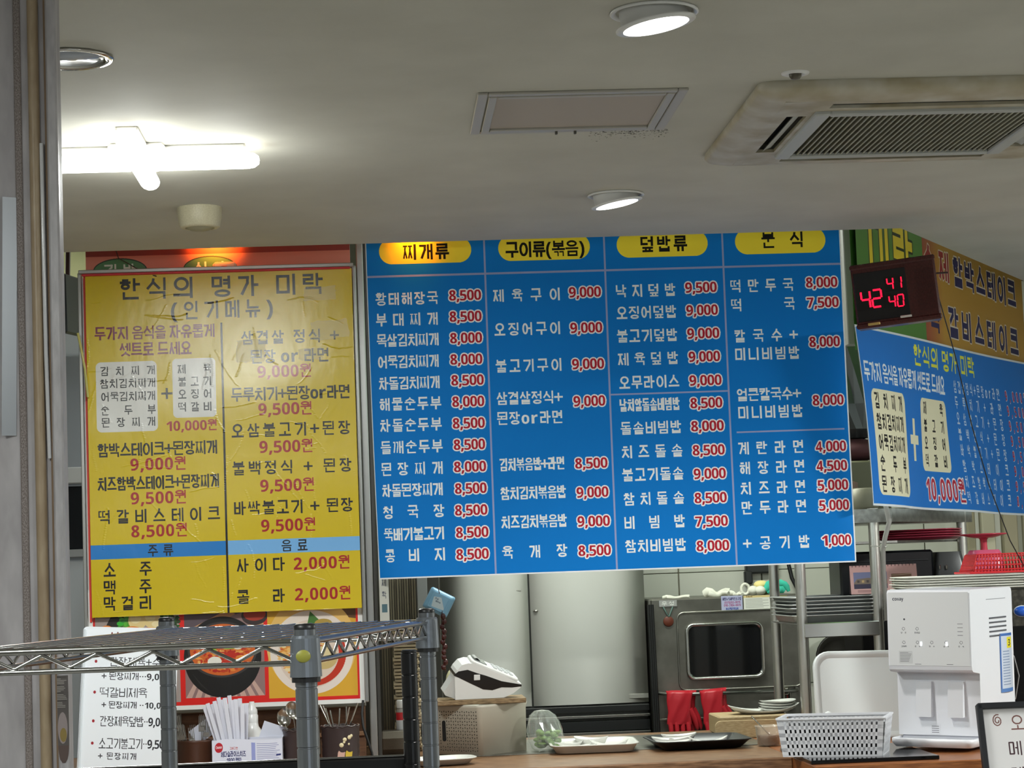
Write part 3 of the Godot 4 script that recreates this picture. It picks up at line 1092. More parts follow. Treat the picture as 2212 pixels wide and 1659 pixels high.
func build_lamps():
	cross_lamp(V(-0.54, 2.43, -5.19), "lit cross-shaped ceiling lamp half hidden by the left pillar")
	cross_lamp(V(-1.2, 2.43, -1.6), "cross-shaped ceiling lamp behind the camera on the left")
	cross_lamp(V(1.5, 2.43, -1.4), "cross-shaped ceiling lamp behind the camera on the right")
	cross_lamp(V(3.6, 2.43, -5.6), "added unseen cross-shaped ceiling lamp to the right of the air conditioner", 2.6)  # out of view, added with extra power to brighten the side banner
	downlight(V(0.535, 2.43, -4.02), 0.074, 9.0, "lit tilted round downlight at the top edge, the nearer one")
	downlight(V(0.672, 2.43, -6.01), 0.07, 10.0, "lit tilted round downlight above the blue banner, the farther one")
	batten_lamp(V(0.9, 2.9, -7.9), "fluorescent batten on the kitchen ceiling above the steel refrigerator", 0)
	batten_lamp(V(-1.6, 2.9, -8.4), "fluorescent batten on the kitchen ceiling left of the yellow menu", 0, 0.25)
	warm_bulb(V(-0.5, 2.54, -6.90), "warm bulb glowing above the red sign", -8.0, 46.0, 0.6)
	warm_bulb(V(0.13, 2.56, -6.87), "warm bulb glowing above the blue banner", -42.0, 42.0, 0.35)

func build_ceiling_fittings():
	# unlit downlight cut by the pillar
	var t := thing("unlit_downlight", "unlit round downlight with a chrome rim beside the pillar top", "downlight", V(-0.575, 2.43, -4.28))
	var st := ST()
	lathe(st, [Vector2(0.082, 0.0), Vector2(0.086, -0.003), Vector2(0.082, -0.007), Vector2(0.07, -0.005), Vector2(0.066, 0.0)], 40)
	part("chrome_rim", st, mat("chrome", Color8(190, 188, 182), 0.12, 1.0), t)
	st = ST()
	lathe(st, [Vector2(0.067, -0.002), Vector2(0.056, -0.0015), Vector2(0.056, -0.004), Vector2(0, -0.006)], 40)
	part("lens", st, mat("lamp_lens_off", Color8(176, 182, 190), 0.15), t)
	# alarm sounder
	t = thing("smoke_detector", "cream plastic smoke detector on the ceiling above the red sign", "smoke detector", V(-0.468, 2.43, -6.05))
	var cream := grained("aged_cream", Color8(186, 178, 148), Color8(206, 200, 172), V(6, 6, 6), 0.45, 0.0, 4, 0.06)
	st = ST()
	lathe(st, [Vector2(0.061, 0), Vector2(0.061, -0.006), Vector2(0.059, -0.03), Vector2(0.055, -0.052), Vector2(0.05, -0.056), Vector2(0.04, -0.0565)], 36)
	part("housing", st, cream, t)
	st = ST()
	lathe(st, [Vector2(0.043, -0.0555), Vector2(0.034, -0.057), Vector2(0.026, -0.062), Vector2(0, -0.063)], 36)
	part("sensor_face", st, mat("sensor_face", Color8(150, 146, 122), 0.5), t)
	# sprinkler escutcheon
	t = thing("sprinkler_head", "small white sprinkler rosette on the ceiling beside the air conditioner", "sprinkler", V(0.90, 2.43, -4.56))
	st = ST()
	lathe(st, [Vector2(0.03, 0), Vector2(0.029, -0.003), Vector2(0.02, -0.005), Vector2(0.014, -0.003)], 28)
	part("rosette", st, mat("downlight_rim", Color8(224, 224, 222), 0.3), t)
	st = ST()
	lathe(st, [Vector2(0.013, 0), Vector2(0.013, -0.008), Vector2(0.009, -0.013), Vector2(0, -0.014)], 18)
	part("nozzle", st, mat("sprinkler_brass", Color8(96, 92, 82), 0.4, 0.7), t)
	# access hatch
	t = thing("access_hatch", "square access hatch with white aluminium frame in the ceiling", "ceiling hatch", V(0.463, 2.43, -4.89))
	var alu := mat("hatch_frame", Color8(172, 168, 158), 0.4)
	var W := 0.455
	var D := 0.425
	for q in [[V(-W / 2 + 0.011, -0.003, 0), V(0.022, 0.006, D)], [V(W / 2 - 0.011, -0.003, 0), V(0.022, 0.006, D)], [V(0, -0.003, -D / 2 + 0.011), V(W - 0.046, 0.006, 0.022)], [V(0, -0.003, D / 2 - 0.011), V(W - 0.046, 0.006, 0.022)]]:
		st = ST()
		bx(st, q[0], q[1], 0.0015)
		part("frame_rail", st, alu, t)
	for q in [[V(-W / 2 + 0.034, -0.004, 0), V(0.018, 0.007, D - 0.052)], [V(W / 2 - 0.034, -0.004, 0), V(0.018, 0.007, D - 0.052)], [V(0, -0.004, -D / 2 + 0.034), V(W - 0.09, 0.007, 0.016)], [V(0, -0.004, D / 2 - 0.034), V(W - 0.09, 0.007, 0.016)]]:
		st = ST()
		bx(st, q[0], q[1], 0.0015)
		part("door_rail", st, alu, t)
	st = ST()
	bx(st, V(0, -0.001, 0), V(W - 0.088, 0.002, D - 0.086))
	part("door_panel", st, mat("hatch_panel", Color8(170, 160, 148), 0.6), t)
	for s in [-1, 1]:
		st = ST()
		bx(st, V(-0.005 + 0.022 * s, -0.009, -D / 2 + 0.012), V(0.006, 0.008, 0.01), 0.001)
		part("latch", st, mat("latch_dark", Color8(84, 80, 72), 0.5), t)
	# mould specks
	st = ST()
	for k in 260:
		var u := rng.randf()
		var x := 0.52 + 0.185 * pow(u, 0.75) + rng.randf_range(-0.012, 0.012)
		var z := -5.115 - absf(rng.randfn(0.0, 0.045)) - 0.004
		var r := rng.randf_range(0.0006, 0.0021)
		lathe(st, [Vector2(r, 0), Vector2(r * 0.7, -0.0003), Vector2(0, -0.0004)], 6, T(V(x, 2.4299, z)), false, rng.randf_range(0.7, 1.8))
	var o := part("mould_specks", st, mat("mould", Color8(52, 48, 40), 0.9))
	tag(o, "patch of tiny dark mould specks on the ceiling beside the hatch", "mould", "", "stuff")
	air_conditioner()

func air_conditioner():
	var t := thing("ceiling_air_conditioner", "aged cream ceiling cassette air conditioner with slatted intake grille", "air conditioner", V(1.268, 2.43, -5.06))
	var body := grained("ac_plastic", Color8(160, 148, 118), Color8(192, 188, 174), V(0.8, 0.8, 0.8), 0.45, 0.0, 8, 0.02)
	var grey := mat("ac_grey_plastic", Color8(178, 180, 176), 0.45)
	var dark := mat("ac_duct", Color8(26, 26, 24), 0.7)
	var H := 0.43
	var st := ST()
	# sloped rim: lofted square rings
	var rings := []
	for q in [[H, 0.0], [H + 0.002, -0.012], [H - 0.006, -0.022], [H - 0.03, -0.030], [H - 0.065, -0.034]]:
		rings.append(round_ring(q[0], 0.04, q[1]))
	loft(st, rings)
	part("panel_rim", st, body, t)
	# flat field between rim and grille, left open where the outlets are
	var a := H - 0.065
	var g := 0.275
	var y := -0.034
	var rects := []
	for s in [-1, 1]:
		# along x sides (outlets run in z) and z sides (outlets run in x)
		rects.append([V(s * (a + 0.335) / 2, y + 0.004, 0), V(a - 0.335, 0.008, 2 * a)])
		rects.append([V(s * (g + 0.29) / 2, y + 0.004, 0), V(0.29 - g, 0.008, 0.51)])
		rects.append([V(s * 0.3125, y + 0.004, -(a + 0.21) / 2), V(0.045, 0.008, a - 0.21)])
		rects.append([V(s * 0.3125, y + 0.004, (a + 0.21) / 2), V(0.045, 0.008, a - 0.21)])
		rects.append([V(0, y + 0.004, s * (a + 0.335) / 2), V(0.58, 0.008, a - 0.335)])
		rects.append([V(0, y + 0.004, s * (0.255 + 0.29) / 2), V(0.58, 0.008, 0.035)])
		for s2 in [-1, 1]:
			rects.append([V(s2 * 0.2725, y + 0.004, s * 0.3125), V(0.035, 0.008, 0.045)])
	st = ST()
	for r in rects:
		bx(st, r[0], r[1])
	part("face_panel", st, body, t)
	for k in 4:
		var xf := T(Vector3.ZERO, 0, 90 * k, 0)
		var L := 0.21 if k % 2 == 0 else 0.255
		st = ST()
		bx(st, V(-0.3125, -0.008, 0), V(0.05, 0.012, 2 * L), 0.0, xf)
		part("outlet_duct", st, dark, t)
		st = ST()
		# curved vane
		for i in 8:
			var u0 := -0.006 + 0.020 * i / 8.0
			var u1 := -0.006 + 0.020 * (i + 1) / 8.0
			var f := func(u: float) -> Vector3: return V(-0.3125 + u, -0.036 + 0.014 * (u + 0.014) / 0.028 - 9.0 * (u * u), 0)
			var p0: Vector3 = f.call(u0)
			var p1: Vector3 = f.call(u1)
			quad(st, xf * (p0 + V(0, 0, -L + 0.006)), xf * (p0 + V(0, 0, L - 0.006)), xf * (p1 + V(0, 0, L - 0.006)), xf * (p1 + V(0, 0, -L + 0.006)))
			quad(st, xf * (p0 + V(0, 0.003, -L + 0.006)), xf * (p1 + V(0, 0.003, -L + 0.006)), xf * (p1 + V(0, 0.003, L - 0.006)), xf * (p0 + V(0, 0.003, L - 0.006)))
		part("air_vane", st, grey, t)
	# intake grille
	for q in [[V(-0.262, y - 0.003, 0), V(0.034, 0.012, 0.52)], [V(0.262, y - 0.003, 0), V(0.034, 0.012, 0.52)], [V(0, y - 0.003, -0.249), V(0.49, 0.012, 0.022)], [V(0, y - 0.003, 0.249), V(0.49, 0.012, 0.022)]]:
		st = ST()
		bx(st, q[0], q[1], 0.003)
		part("grille_frame", st, grey, t)
	st = ST()
	bx(st, V(0, -0.006, 0), V(0.49, 0.006, 0.478))
	part("filter_backing", st, mat("ac_filter", Color8(92, 90, 78), 0.9), t)
	var slat := box_mesh(V(0.0035, 0.022, 0.478), 0.001)
	var sm := mat("ac_slat", Color8(172, 170, 154), 0.5)
	for k in 36:
		var o := MeshInstance3D.new()
		o.name = "slat"
		o.mesh = slat
		o.material_override = sm
		o.transform = T(V(-0.238 + 0.0136 * k, y + 0.006, 0), 0, 0, -28)
		t.add_child(o, true)

func round_ring(h: float, r: float, y: float, n := 5) -> Array:
	var out := []
	for q in round_rect(2 * h, 2 * h, r, n):
		out.append(V(q.x, y, q.y))
	return out

func loft(st: SurfaceTool, rings: Array, smooth := true, close_last := false):
	st.set_smooth_group(0 if smooth else -1)
	for i in rings.size() - 1:
		var n: int = rings[i].size()
		for k in n:
			var k2 := (k + 1) % n
			quad(st, rings[i][k], rings[i][k2], rings[i + 1][k2], rings[i + 1][k])
	st.set_smooth_group(-1)
	if close_last:
		var e: Array = rings[rings.size() - 1]
		var c := Vector3.ZERO
		for q in e:
			c += q / e.size()
		for k in e.size():
			tri(st, c, e[k], e[(k + 1) % e.size()])

# ---------------------------------------------------------------- signs and banners
func build_signs():
	var st: SurfaceTool
	var alu := mat("sign_aluminium", Color8(168, 168, 166), 0.3, 0.8)
	# framed food board behind the yellow sheet
	var t := thing("framed_menu_board", "framed board with photos of dishes under the yellow menu sheet", "menu board", V(-0.4945, 1.02, -7.02))
	var x0 := -0.917 + 0.4945
	var x1 := -0.067 + 0.4945
	st = ST()
	bx(st, V((x0 + x1) / 2, 0.68, -0.012), V(x1 - x0, 1.36, 0.02), 0.001)
	part("backing", st, mat("board_white", Color8(228, 228, 226), 0.5), t)
	part("dish_photos", sheet(func(u, v): return V(x0 + u * (x1 - x0), 0.38 - v * 0.3818, 0.0), 1, 1, Vector3.ZERO), printed("food_print", food_print(), 0.35), t)
	for s in [[x0 - 0.006, 0.012], [x1 + 0.006, 0.012]]:
		st = ST()
		bx(st, V(s[0], 0.688, -0.004), V(s[1], 1.375, 0.036), 0.002)
		part("side_frame", st, alu, t)
	st = ST()
	bx(st, V((x0 + x1) / 2, 1.374, 0.036), V(x1 - x0 + 0.01, 0.012, 0.018), 0.002)
	part("top_frame", st, alu, t)
	st = ST()
	bx(st, V((x0 + x1) / 2, 1.3645, 0.037), V(x1 - x0 - 0.01, 0.007, 0.014), 0.002)
	part("red_edge_strip", st, mat("red_strip", Color8(196, 40, 52), 0.4), t)
	st = ST()
	bx(st, V(x0 + 0.008, 0.83, 0.003), V(0.007, 1.1, 0.003))
	part("red_edge_strip", st, mat("red_edge", Color8(232, 60, 46), 0.45), t)
	# yellow laminated sheet
	var yl := -0.903
	var yr := -0.0675
	var pm := printed("yellow_menu_print", poster_print(), 0.27)
	pm.normal_enabled = true
	pm.normal_texture = wrinkle_map()
	pm.normal_scale = 1.0
	pm.metallic_specular = 0.58
	var f := func(u, v):
		var x: float = lerpf(yl, yr, u)
		var y: float = lerpf(2.383, 1.314, v)
		var z: float = -6.992 + 0.008 * u + 0.0015 * sin(u * 9.0 + v * 5.0) + 0.0012 * sin(v * 17.0 + u * 3.0)
		return V(x, y, z)
	var o := one("yellow_menu_sheet", "yellow laminated menu sheet with black and red lettering", "menu sheet", sheet(f, 24, 30, V(0, 0, -0.0015)), pm)
	# clear tape strips on it
	var tape := mat("clear_tape", Color(1, 1, 0.94, 0.13), 0.32)
	tape.transparency = BaseMaterial3D.TRANSPARENCY_ALPHA
	var tl := ["ragged clear tape at the upper right of the yellow menu", "clear tape over the pork belly row of the yellow menu", "clear tape left of the pork belly price on the yellow menu", "clear tape beside the first price on the yellow menu"]
	var k := 0
	for q in [[-0.17, 2.305, 0.10, 0.045], [-0.14, 2.19, 0.115, 0.06], [-0.39, 2.13, 0.09, 0.07], [-0.205, 2.115, 0.075, 0.035]]:
		st = ST()
		var pl := PackedVector2Array()
		for i in 28:
			var e := TAU * i / 28.0
			var cc := Vector2(clampf(cos(e) * 1.5, -1, 1), clampf(sin(e) * 1.5, -1, 1))
			pl.append(Vector2(cc.x * q[2] / 2 + rng.randf_range(-0.003, 0.003), cc.y * q[3] / 2 + rng.randf_range(-0.003, 0.003)))
		prism(st, pl, 0, 0.0008, T(V(q[0], q[1], -6.981 + 0.0096 * (q[0] + 0.07)), 0, -0.55, rng.randf_range(-2, 4)))
		one("clear_tape", tl[k], "tape", st, tape, "clear tape strips on the yellow menu")
		k += 1
	# red sign above
	t = thing("red_food_sign", "salmon red sign with green ovals above the yellow menu", "sign", V(-0.49, 2.28, -7.052))
	st = ST()
	bx(st, V(0, 0.17, -0.012), V(0.836, 0.34, 0.02))
	part("sign_case", st, mat("sign_case", Color8(150, 60, 50), 0.6), t)
	part("printed_face", sheet(func(u, v): return V(-0.418 + u * 0.836, 0.34 - v * 0.343, 0.0), 1, 1, Vector3.ZERO), printed("red_sign_print", red_sign_print(), 0.45), t)
	st = ST()
	bx(st, V(0.02, 0.12, 0.012), V(0.075, 0.045, 0.02), 0.008)
	part("switch_box", st, mat("switch_cream", Color8(226, 206, 186), 0.4), t)
	st = ST()
	bx(st, V(0.02, 0.125, 0.023), V(0.02, 0.008, 0.004), 0.002)
	part("switch_rocker", st, mat("switch_orange", Color8(222, 90, 50), 0.4), t)
	# thin twigs of wire over the red sign
	st = ST()
	tube(st, [V(-0.85, 2.60, -7.02), V(-0.80, 2.44, -7.01), V(-0.72, 2.39, -7.0), V(-0.68, 2.375, -6.985)], 0.0018, 6)
	one("loose_wire", "thin dark wire hanging across the red sign", "wire", st, mat("wire_dark", Color8(60, 44, 36), 0.6))
	# blue banner
	var bm := printed("blue_banner_print", blue_banner_print(), 0.62)
	bm.normal_enabled = true
	bm.normal_texture = bump_tex(41, 0.006, 2.0)
	bm.normal_scale = 0.06
	bm.metallic_specular = 0.3
	f = func(u, v):
		var x: float = lerpf(-0.022, 1.498, u)
		var y: float = lerpf(2.56, 1.4, v)
		var z: float = -6.98 + 0.006 * sin(u * 7.0 + 1.0) * v + 0.004 * sin(v * 6.0 + u * 2.0)
		var e: float = maxf(0.0, (0.06 - u) / 0.06)
		x += 0.008 * (1.0 - v)* 0.0 + 0.012 * e * v * v
		z -= 0.02 * e * e * v
		e = maxf(0.0, (u - 0.96) / 0.04)
		z -= 0.012 * e * e * v
		return V(x, y, z)
	one("blue_menu_banner", "large blue banner with four columns of dishes and prices", "menu banner", sheet(f, 48, 36, V(0, 0, -0.002)), bm)
	# side wall sign and banner; s runs along the slanting side
	var dr := V(0.49144, 0, -0.87091)
	var n := V(0.87091, 0, 0.49144)
	var base := V(1.6438, 0, -6.7425)
	var q0 := base - n * 0.21
	var sgn := sheet(func(u, v): return q0 + dr * (0.19 + 2.3 * u) + V(0, 2.62 - 0.54 * v, 0), 1, 1, -n * 0.02)
	one("side_wall_sign", "old green and gold sign with dark blue lettering on the slanting side", "sign", sgn, printed("side_sign_print", side_sign_print(), 0.5))
	var q1 := base - n * 0.17
	f = func(u, v):
		var s: float = 2.4 * u + 0.10 * v
		var y: float = lerpf(2.14 + 0.04 * u, 1.575 - 0.02 * u, v)
		var w: float = 0.012 * sin(u * 16.0) * v + 0.008 * sin(u * 7.0 + v * 3.0)
		return q1 + dr * s + n * w + V(0, y, 0)
	one("side_blue_banner", "blue banner with cream boxes hanging on the slanting side", "menu banner", sheet(f, 60, 14, -n * 0.002), printed("side_banner_print", side_banner_print(), 0.6))
	# narrow grey post between the two banners
	st = ST()
	bx(st, V(1.552, 2.5, -7.1), V(0.05, 0.8, 0.05), 0.003)
	one("grey_corner_post", "grey steel post between the blue banners", "post", st, mat("post_grey", Color8(96, 93, 84), 0.6))
	queue_display()

func wrinkle_map() -> ImageTexture:
	var W := 512
	var H := 660
	var n := FastNoiseLite.new()
	n.seed = 31
	n.frequency = 0.012
	var im := Image.create_empty(W, H, false, Image.FORMAT_RF)
	for y in H:
		for x in W:
			im.set_pixel(x, y, Color(0.10 * n.get_noise_2d(x * 1.4, y * 0.8) + 0.5, 0, 0))
	var g := RandomNumberGenerator.new()
	g.seed = 11
	for k in 90:
		var p := Vector2(g.randf() * W, g.randf() * H)
		var a := g.randf_range(0.9, 2.2) if g.randf() < 0.6 else g.randf_range(-0.3, 0.3)
		var L := g.randi_range(12, 70)
		var hgt := g.randf_range(0.03, 0.09)
		for i in L:
			p += Vector2(cos(a), sin(a)) * 1.3
			a += g.randf_range(-0.09, 0.09)
			for dx in range(-2, 3):
				var qx := int(p.x) + dx
				var qy := int(p.y)
				if qx >= 0 and qx < W and qy >= 0 and qy < H:
					var c := im.get_pixel(qx, qy).r
					im.set_pixel(qx, qy, Color(c + hgt * (1.0 - absf(dx) / 3.0), 0, 0))
	im.convert(Image.FORMAT_RGBA8)
	im.bump_map_to_normal_map(3.0)
	return ImageTexture.create_from_image(im)

func queue_display():
	var t := thing("queue_number_display", "dark red call number box with glowing red digits 42 41 40", "number display", Vector3.ZERO)
	t.transform = T(V(1.578, 2.204, -6.6), -4, -16, 4.5)
	var wood := grained("display_wood", Color8(52, 18, 18), Color8(84, 34, 32), V(14, 3, 14), 0.25, 0.0, 18, 0.05)
	var st := ST()
	bx(st, Vector3.ZERO, V(0.252, 0.19, 0.06), 0.006)
	part("case", st, wood, t)
	for s in [-1, 1]:
		st = ST()
		bx(st, V(0, s * 0.091, 0.03), V(0.256, 0.016, 0.012), 0.004)
		part("case_lip", st, wood, t)
	st = ST()
	bx(st, V(-0.042, -0.003, 0.031), V(0.156, 0.15, 0.004), 0.001)
	part("screen_glass", st, mat("display_glass", Color8(26, 26, 30), 0.15), t)
	for q in [[-0.074, -0.012, 0.078, 0.062], [0.0, 0.027, 0.058, 0.044], [0.0, -0.028, 0.058, 0.044]]:
		st = ST()
		bx(st, V(q[0], q[1], 0.0335), V(q[2], q[3], 0.001))
		part("digit_window", st, mat("digit_window", Color8(14, 14, 16), 0.2), t)
	var led := glowing("digit_light", Color(1.0, 0.04, 0.18), 2.6)
	led.albedo_color = Color(0.4, 0.02, 0.05)
	var segs := {"4": [1, 2, 3, 6], "2": [0, 2, 3, 4, 5], "1": [2, 6], "0": [0, 1, 2, 4, 5, 6], }
	for q in [["4", -0.091, -0.012, 0.052], ["2", -0.057, -0.012, 0.052], ["4", -0.013, 0.027, 0.035], ["1", 0.012, 0.027, 0.035], ["4", -0.013, -0.028, 0.035], ["0", 0.012, -0.028, 0.035]]:
		var h: float = q[3]
		var w := h * 0.5
		var b := h * 0.105
		st = ST()
		for s in segs[q[0]]:
			var c := Vector3.ZERO
			var sz := V(w, b, 0.001)
			match s:
				0: c = V(0, h / 2, 0)
				3: c = V(0, 0, 0)
				5: c = V(0, -h / 2, 0)
				1: c = V(-w / 2, h / 4, 0)
				2: c = V(w / 2, h / 4, 0)
				4: c = V(-w / 2, -h / 4, 0)
				6: c = V(w / 2, -h / 4, 0)
			if s in [1, 2, 4, 6]:
				sz = V(b, h / 2 - b * 0.6, 0.001)
			else:
				sz = V(w - b * 0.6, b, 0.001)
			bx(st, V(q[1], q[2], 0.0345) + c + V(c.y * 0.08, 0, 0), sz)
		part("light_digit", st, led, t)
	for k in 26:
		st = ST()
		bx(st, V(0.088, 0.062 - 0.005 * k, 0.031), V(0.05, 0.002, 0.003))
		part("speaker_rib", st, wood, t)
	st = ST()
	bx(st, V(-0.075, -0.089, 0.0375), V(0.036, 0.008, 0.002), 0.001)
	part("gold_plate", st, mat("gold_plate", Color8(206, 178, 110), 0.3, 0.7), t)
	st = ST()
	bx(st, V(0.022, -0.079, 0.0375), V(0.034, 0.007, 0.002), 0.001)
	part("silver_plate", st, mat("silver_plate", Color8(216, 214, 208), 0.3, 0.5), t)
	st = ST()
	tube(st, [V(0.12, 0.05, -0.02), V(0.15, 0.05, -0.03), V(0.16, 0.05, -0.035)], 0.003, 6)
	part("bracket_bolt", st, mat("bolt_dark", Color8(50, 30, 28), 0.5), t)
	# its cable
	var st2 := ST()
	tube(st2, [V(1.66, 2.21, -6.58), V(1.70, 2.20, -6.58), V(1.735, 2.1, -6.62), V(1.76, 2.0, -6.63), V(1.805, 1.8, -6.66), V(1.87, 1.62, -6.74), V(1.96, 1.45, -6.86), V(2.07, 1.297, -6.98)], 0.0018, 6)
	one("display_cable", "thin black cable hanging across the side banner", "cable", st2, mat("cable_black", Color8(20, 20, 22), 0.5))

# ---------------------------------------------------------------- shared shapes
func rr_ring(w: float, d: float, r: float, y: float, n := 5) -> Array:
	var out := []
	for q in round_rect(w, d, r, n):
		out.append(V(q.x, y, q.y))
	return out

# shallow tray with rounded corners, open at the top
func tray_mesh(w: float, d: float, h: float, flare: float, rim: float, r := 0.03) -> ArrayMesh:
	var st := ST()
	loft(st, [rr_ring(0.01, 0.01, 0.004, 0), rr_ring(w - 2 * flare, d - 2 * flare, r, 0), rr_ring(w, d, r + flare, h - 0.004), rr_ring(w + 2 * rim, d + 2 * rim, r + flare + rim, h - 0.003), rr_ring(w + 2 * rim, d + 2 * rim, r + flare + rim, h), rr_ring(w - 0.004, d - 0.004, r + flare, h), rr_ring(w - 2 * flare - 0.006, d - 2 * flare - 0.006, r, 0.004)], true, true)
	st.generate_normals()
	return st.commit()

# long dish with raised ends
func boat_mesh(L: float, W: float, h0: float, h1: float, tip := 1.0) -> ArrayMesh:
	var st := ST()
	var rings := []
	for q in [[0.05, 0.0, 0.0], [0.55, 0.0, 0.0], [0.8, 0.35, 0.0], [1.0, 1.0, 0.0], [0.97, 1.0, 0.0], [0.72, 0.42, 0.003], [0.5, 0.2, 0.003]]:
		var ring := []
		for k in 32:
			var a := TAU * k / 32.0
			var end := pow(maxf(0.0, cos(a)), 2.0) * tip + pow(maxf(0.0, -cos(a)), 2.0)
			ring.append(V(cos(a) * L / 2 * q[0], q[1] * (h0 + (h1 - h0) * end) + q[2], sin(a) * W / 2 * q[0]))
		rings.append(ring)
	loft(st, rings, true, true)
	st.generate_normals()
	return st.commit()

func blob(st: SurfaceTool, c: Vector3, r: Vector3, n := 8):
	var prof := []
	for k in n + 1:
		var a := PI * k / n
		prof.append(Vector2(sin(a), -cos(a) * r.y))
	lathe(st, prof, n + 2, T(c), true, r.x, r.z)

# ---------------------------------------------------------------- kitchen behind the counter
func build_kitchen():
	var st: SurfaceTool
	var steel := grained("brushed_steel", Color8(142, 141, 134), Color8(168, 167, 160), V(2.5, 0.4, 2.5), 0.32, 1.0, 51, 0.03)
	steel.roughness_texture = noise_tex(52, 0.012, Color(0.28, 0.28, 0.28), Color(0.5, 0.5, 0.5))
	steel.roughness = 1.0
	var brushed := mat("brushed_door", Color8(186, 185, 178), 0.36, 1.0)
	brushed.anisotropy_enabled = true
	brushed.anisotropy = -0.8
	var dark_steel := grained("oven_steel", Color8(112, 110, 102), Color8(128, 126, 118), V(0.6, 0.6, 0.6), 0.42, 0.9, 55, 0.03)
	var black := mat("gasket_black", Color8(18, 18, 18), 0.5)
	# steel refrigerator
	var t := thing("steel_refrigerator", "stainless steel double door refrigerator with dents behind the counter", "refrigerator", V(0.643, 0, -9.02))
	st = ST()
	bx(st, V(0, 0.95, -0.34), V(0.836, 1.9, 0.62), 0.004)
	part("cabinet", st, mat("fridge_body", Color8(96, 96, 92), 0.45, 0.8), t)
	for q in [[-0.416, -0.058], [-0.05, 0.416]]:
		var q0: float = q[0]
		var q1: float = q[1]
		var dm := sheet(func(u, v):
			var x: float = lerpf(q0, q1, u)
			var y: float = lerpf(1.868, 0.868, v)
			return V(x, y, 0.012 - 0.010 * pow(2.0 * u - 1.0, 4.0) - 0.008 * pow(2.0 * u - 1.0, 2.0) + 0.0005 * sin(x * 26.0 + y * 3.0) + 0.0004 * sin(y * 11.0 + x * 9.0)), 24, 16, V(0, 0, -0.012))
		var d := part("door", dm, brushed, t)
		st = ST()
		if q[0] < -0.1:
			bx(st, V(-0.29, 1.33, 0.0075), V(0.035, 0.01, 0.002), 0.001)
			bx(st, V(-0.1, 1.335, 0.0045), V(0.03, 0.006, 0.002), 0.001)
			part("name_plate", st, mat("plate_grey", Color8(170, 168, 160), 0.4, 0.5), d)
		else:
			lathe(st, [Vector2(0.011, 0), Vector2(0.009, 0.006), Vector2(0, 0.007)], 16, T(V(-0.03, 1.25, 0.002), 90, 0, 0), true, 1.0, 0.5)
			part("lock_button", st, mat("chrome", Color8(190, 188, 182), 0.12, 1.0), d)
			st = ST()
			bx(st, V(0.375, 0.893, 0.005), V(0.08, 0.018, 0.004), 0.001)
			part("name_plate", st, mat("plate_grey", Color8(170, 168, 160), 0.4, 0.5), d)
	for q in [[0.848, 0.026, black, "door_gasket"], [0.78, 0.042, mat("drawer_dark", Color8(70, 72, 72), 0.25, 0.8), "drawer_handle_rail"], [0.64, 0.22, steel, "drawer_front"], [0.32, 0.4, steel, "drawer_front"]]:
		st = ST()
		bx(st, V(0, q[0], 0.0), V(0.834, q[1], 0.03), 0.003)
		part(q[3], st, q[2], t)
	st = ST()
	bx(st, V(0, 0.818, 0.008), V(0.834, 0.01, 0.03), 0.002)
	bx(st, V(0, 0.752, 0.008), V(0.834, 0.008, 0.03), 0.002)
	part("drawer_trim", st, mat("bright_trim", Color8(206, 206, 202), 0.2, 1.0), t)
	# oven
	t = thing("steam_oven", "grey steel oven with rounded window right of the refrigerator", "oven", V(1.385, 0, -8.9))
	st = ST()
	bx(st, V(0, 0.82, -0.36), V(0.63, 0.92, 0.68), 0.006)
	part("oven_body", st, dark_steel, t)
	st = ST()
	bx(st, V(0, 0.18, -0.36), V(0.6, 0.36, 0.6), 0.004)
	part("stand", st, black, t)
	# embossed outline of the door
	st = ST()
	var path := []
	for q in round_rect(0.50, 0.31, 0.03, 5):
		path.append(V(q.x + 0.0385, q.y + 1.068, -0.018))
	path.append(path[0])
	tube(st, path, 0.004, 6, false)
	part("door_outline", st, mat("emboss_steel", Color8(150, 148, 140), 0.3, 1.0), t)
	st = ST()
	bx(st, V(0, 0.8, -0.018), V(0.632, 0.008, 0.01), 0.002)
	part("seam", st, mat("emboss_steel", Color8(150, 148, 140), 0.3, 1.0), t)
	# window
	var wx := -0.024
	var wy := 1.066
	st = ST()
	loft(st, [ring_xy(0.316, 0.226, 0.035, wx, wy, -0.02), ring_xy(0.316, 0.226, 0.035, wx, wy, 0.0), ring_xy(0.306, 0.216, 0.03, wx, wy, 0.004), ring_xy(0.294, 0.204, 0.025, wx, wy, 0.0), ring_xy(0.288, 0.198, 0.025, wx, wy, -0.006)])
	var win := part("window_frame", st, mat("bright_trim", Color8(206, 206, 202), 0.2, 1.0), t)
	st = ST()
	prism(st, round_rect(0.29, 0.2, 0.025), -0.018, -0.008, T(V(wx, wy, 0)))
	part("window_glass", st, mat("oven_glass", Color8(14, 15, 17), 0.06), win)
	st = ST()
	tube(st, [V(-0.305, 0.91, -0.01), V(-0.3, 0.908, 0.035), V(-0.26, 0.902, 0.05), V(0.24, 0.898, 0.05), V(0.255, 0.9, 0.03), V(0.258, 0.905, -0.01)], 0.007, 10)
	part("towel_bar", st, mat("bar_steel", Color8(120, 120, 116), 0.3, 1.0), t)
	# plates and stickers on the oven front
	var sticker := Canvas.new(self, 240, 170, Color8(176, 178, 206))
	sticker.row("제품A/S세척전소구입", 14, 226, 34, 32, 4.5, Color8(50, 40, 90))
	sticker.row("(031)202-0070", 36, 216, 72, 28, 4, Color8(150, 60, 110))
	sticker.row("010-3104-0070", 30, 220, 104, 28, 4, Color8(150, 60, 110))
	sticker.row("하나렌탈주방설비", 50, 190, 142, 26, 4, Color8(36, 60, 140))
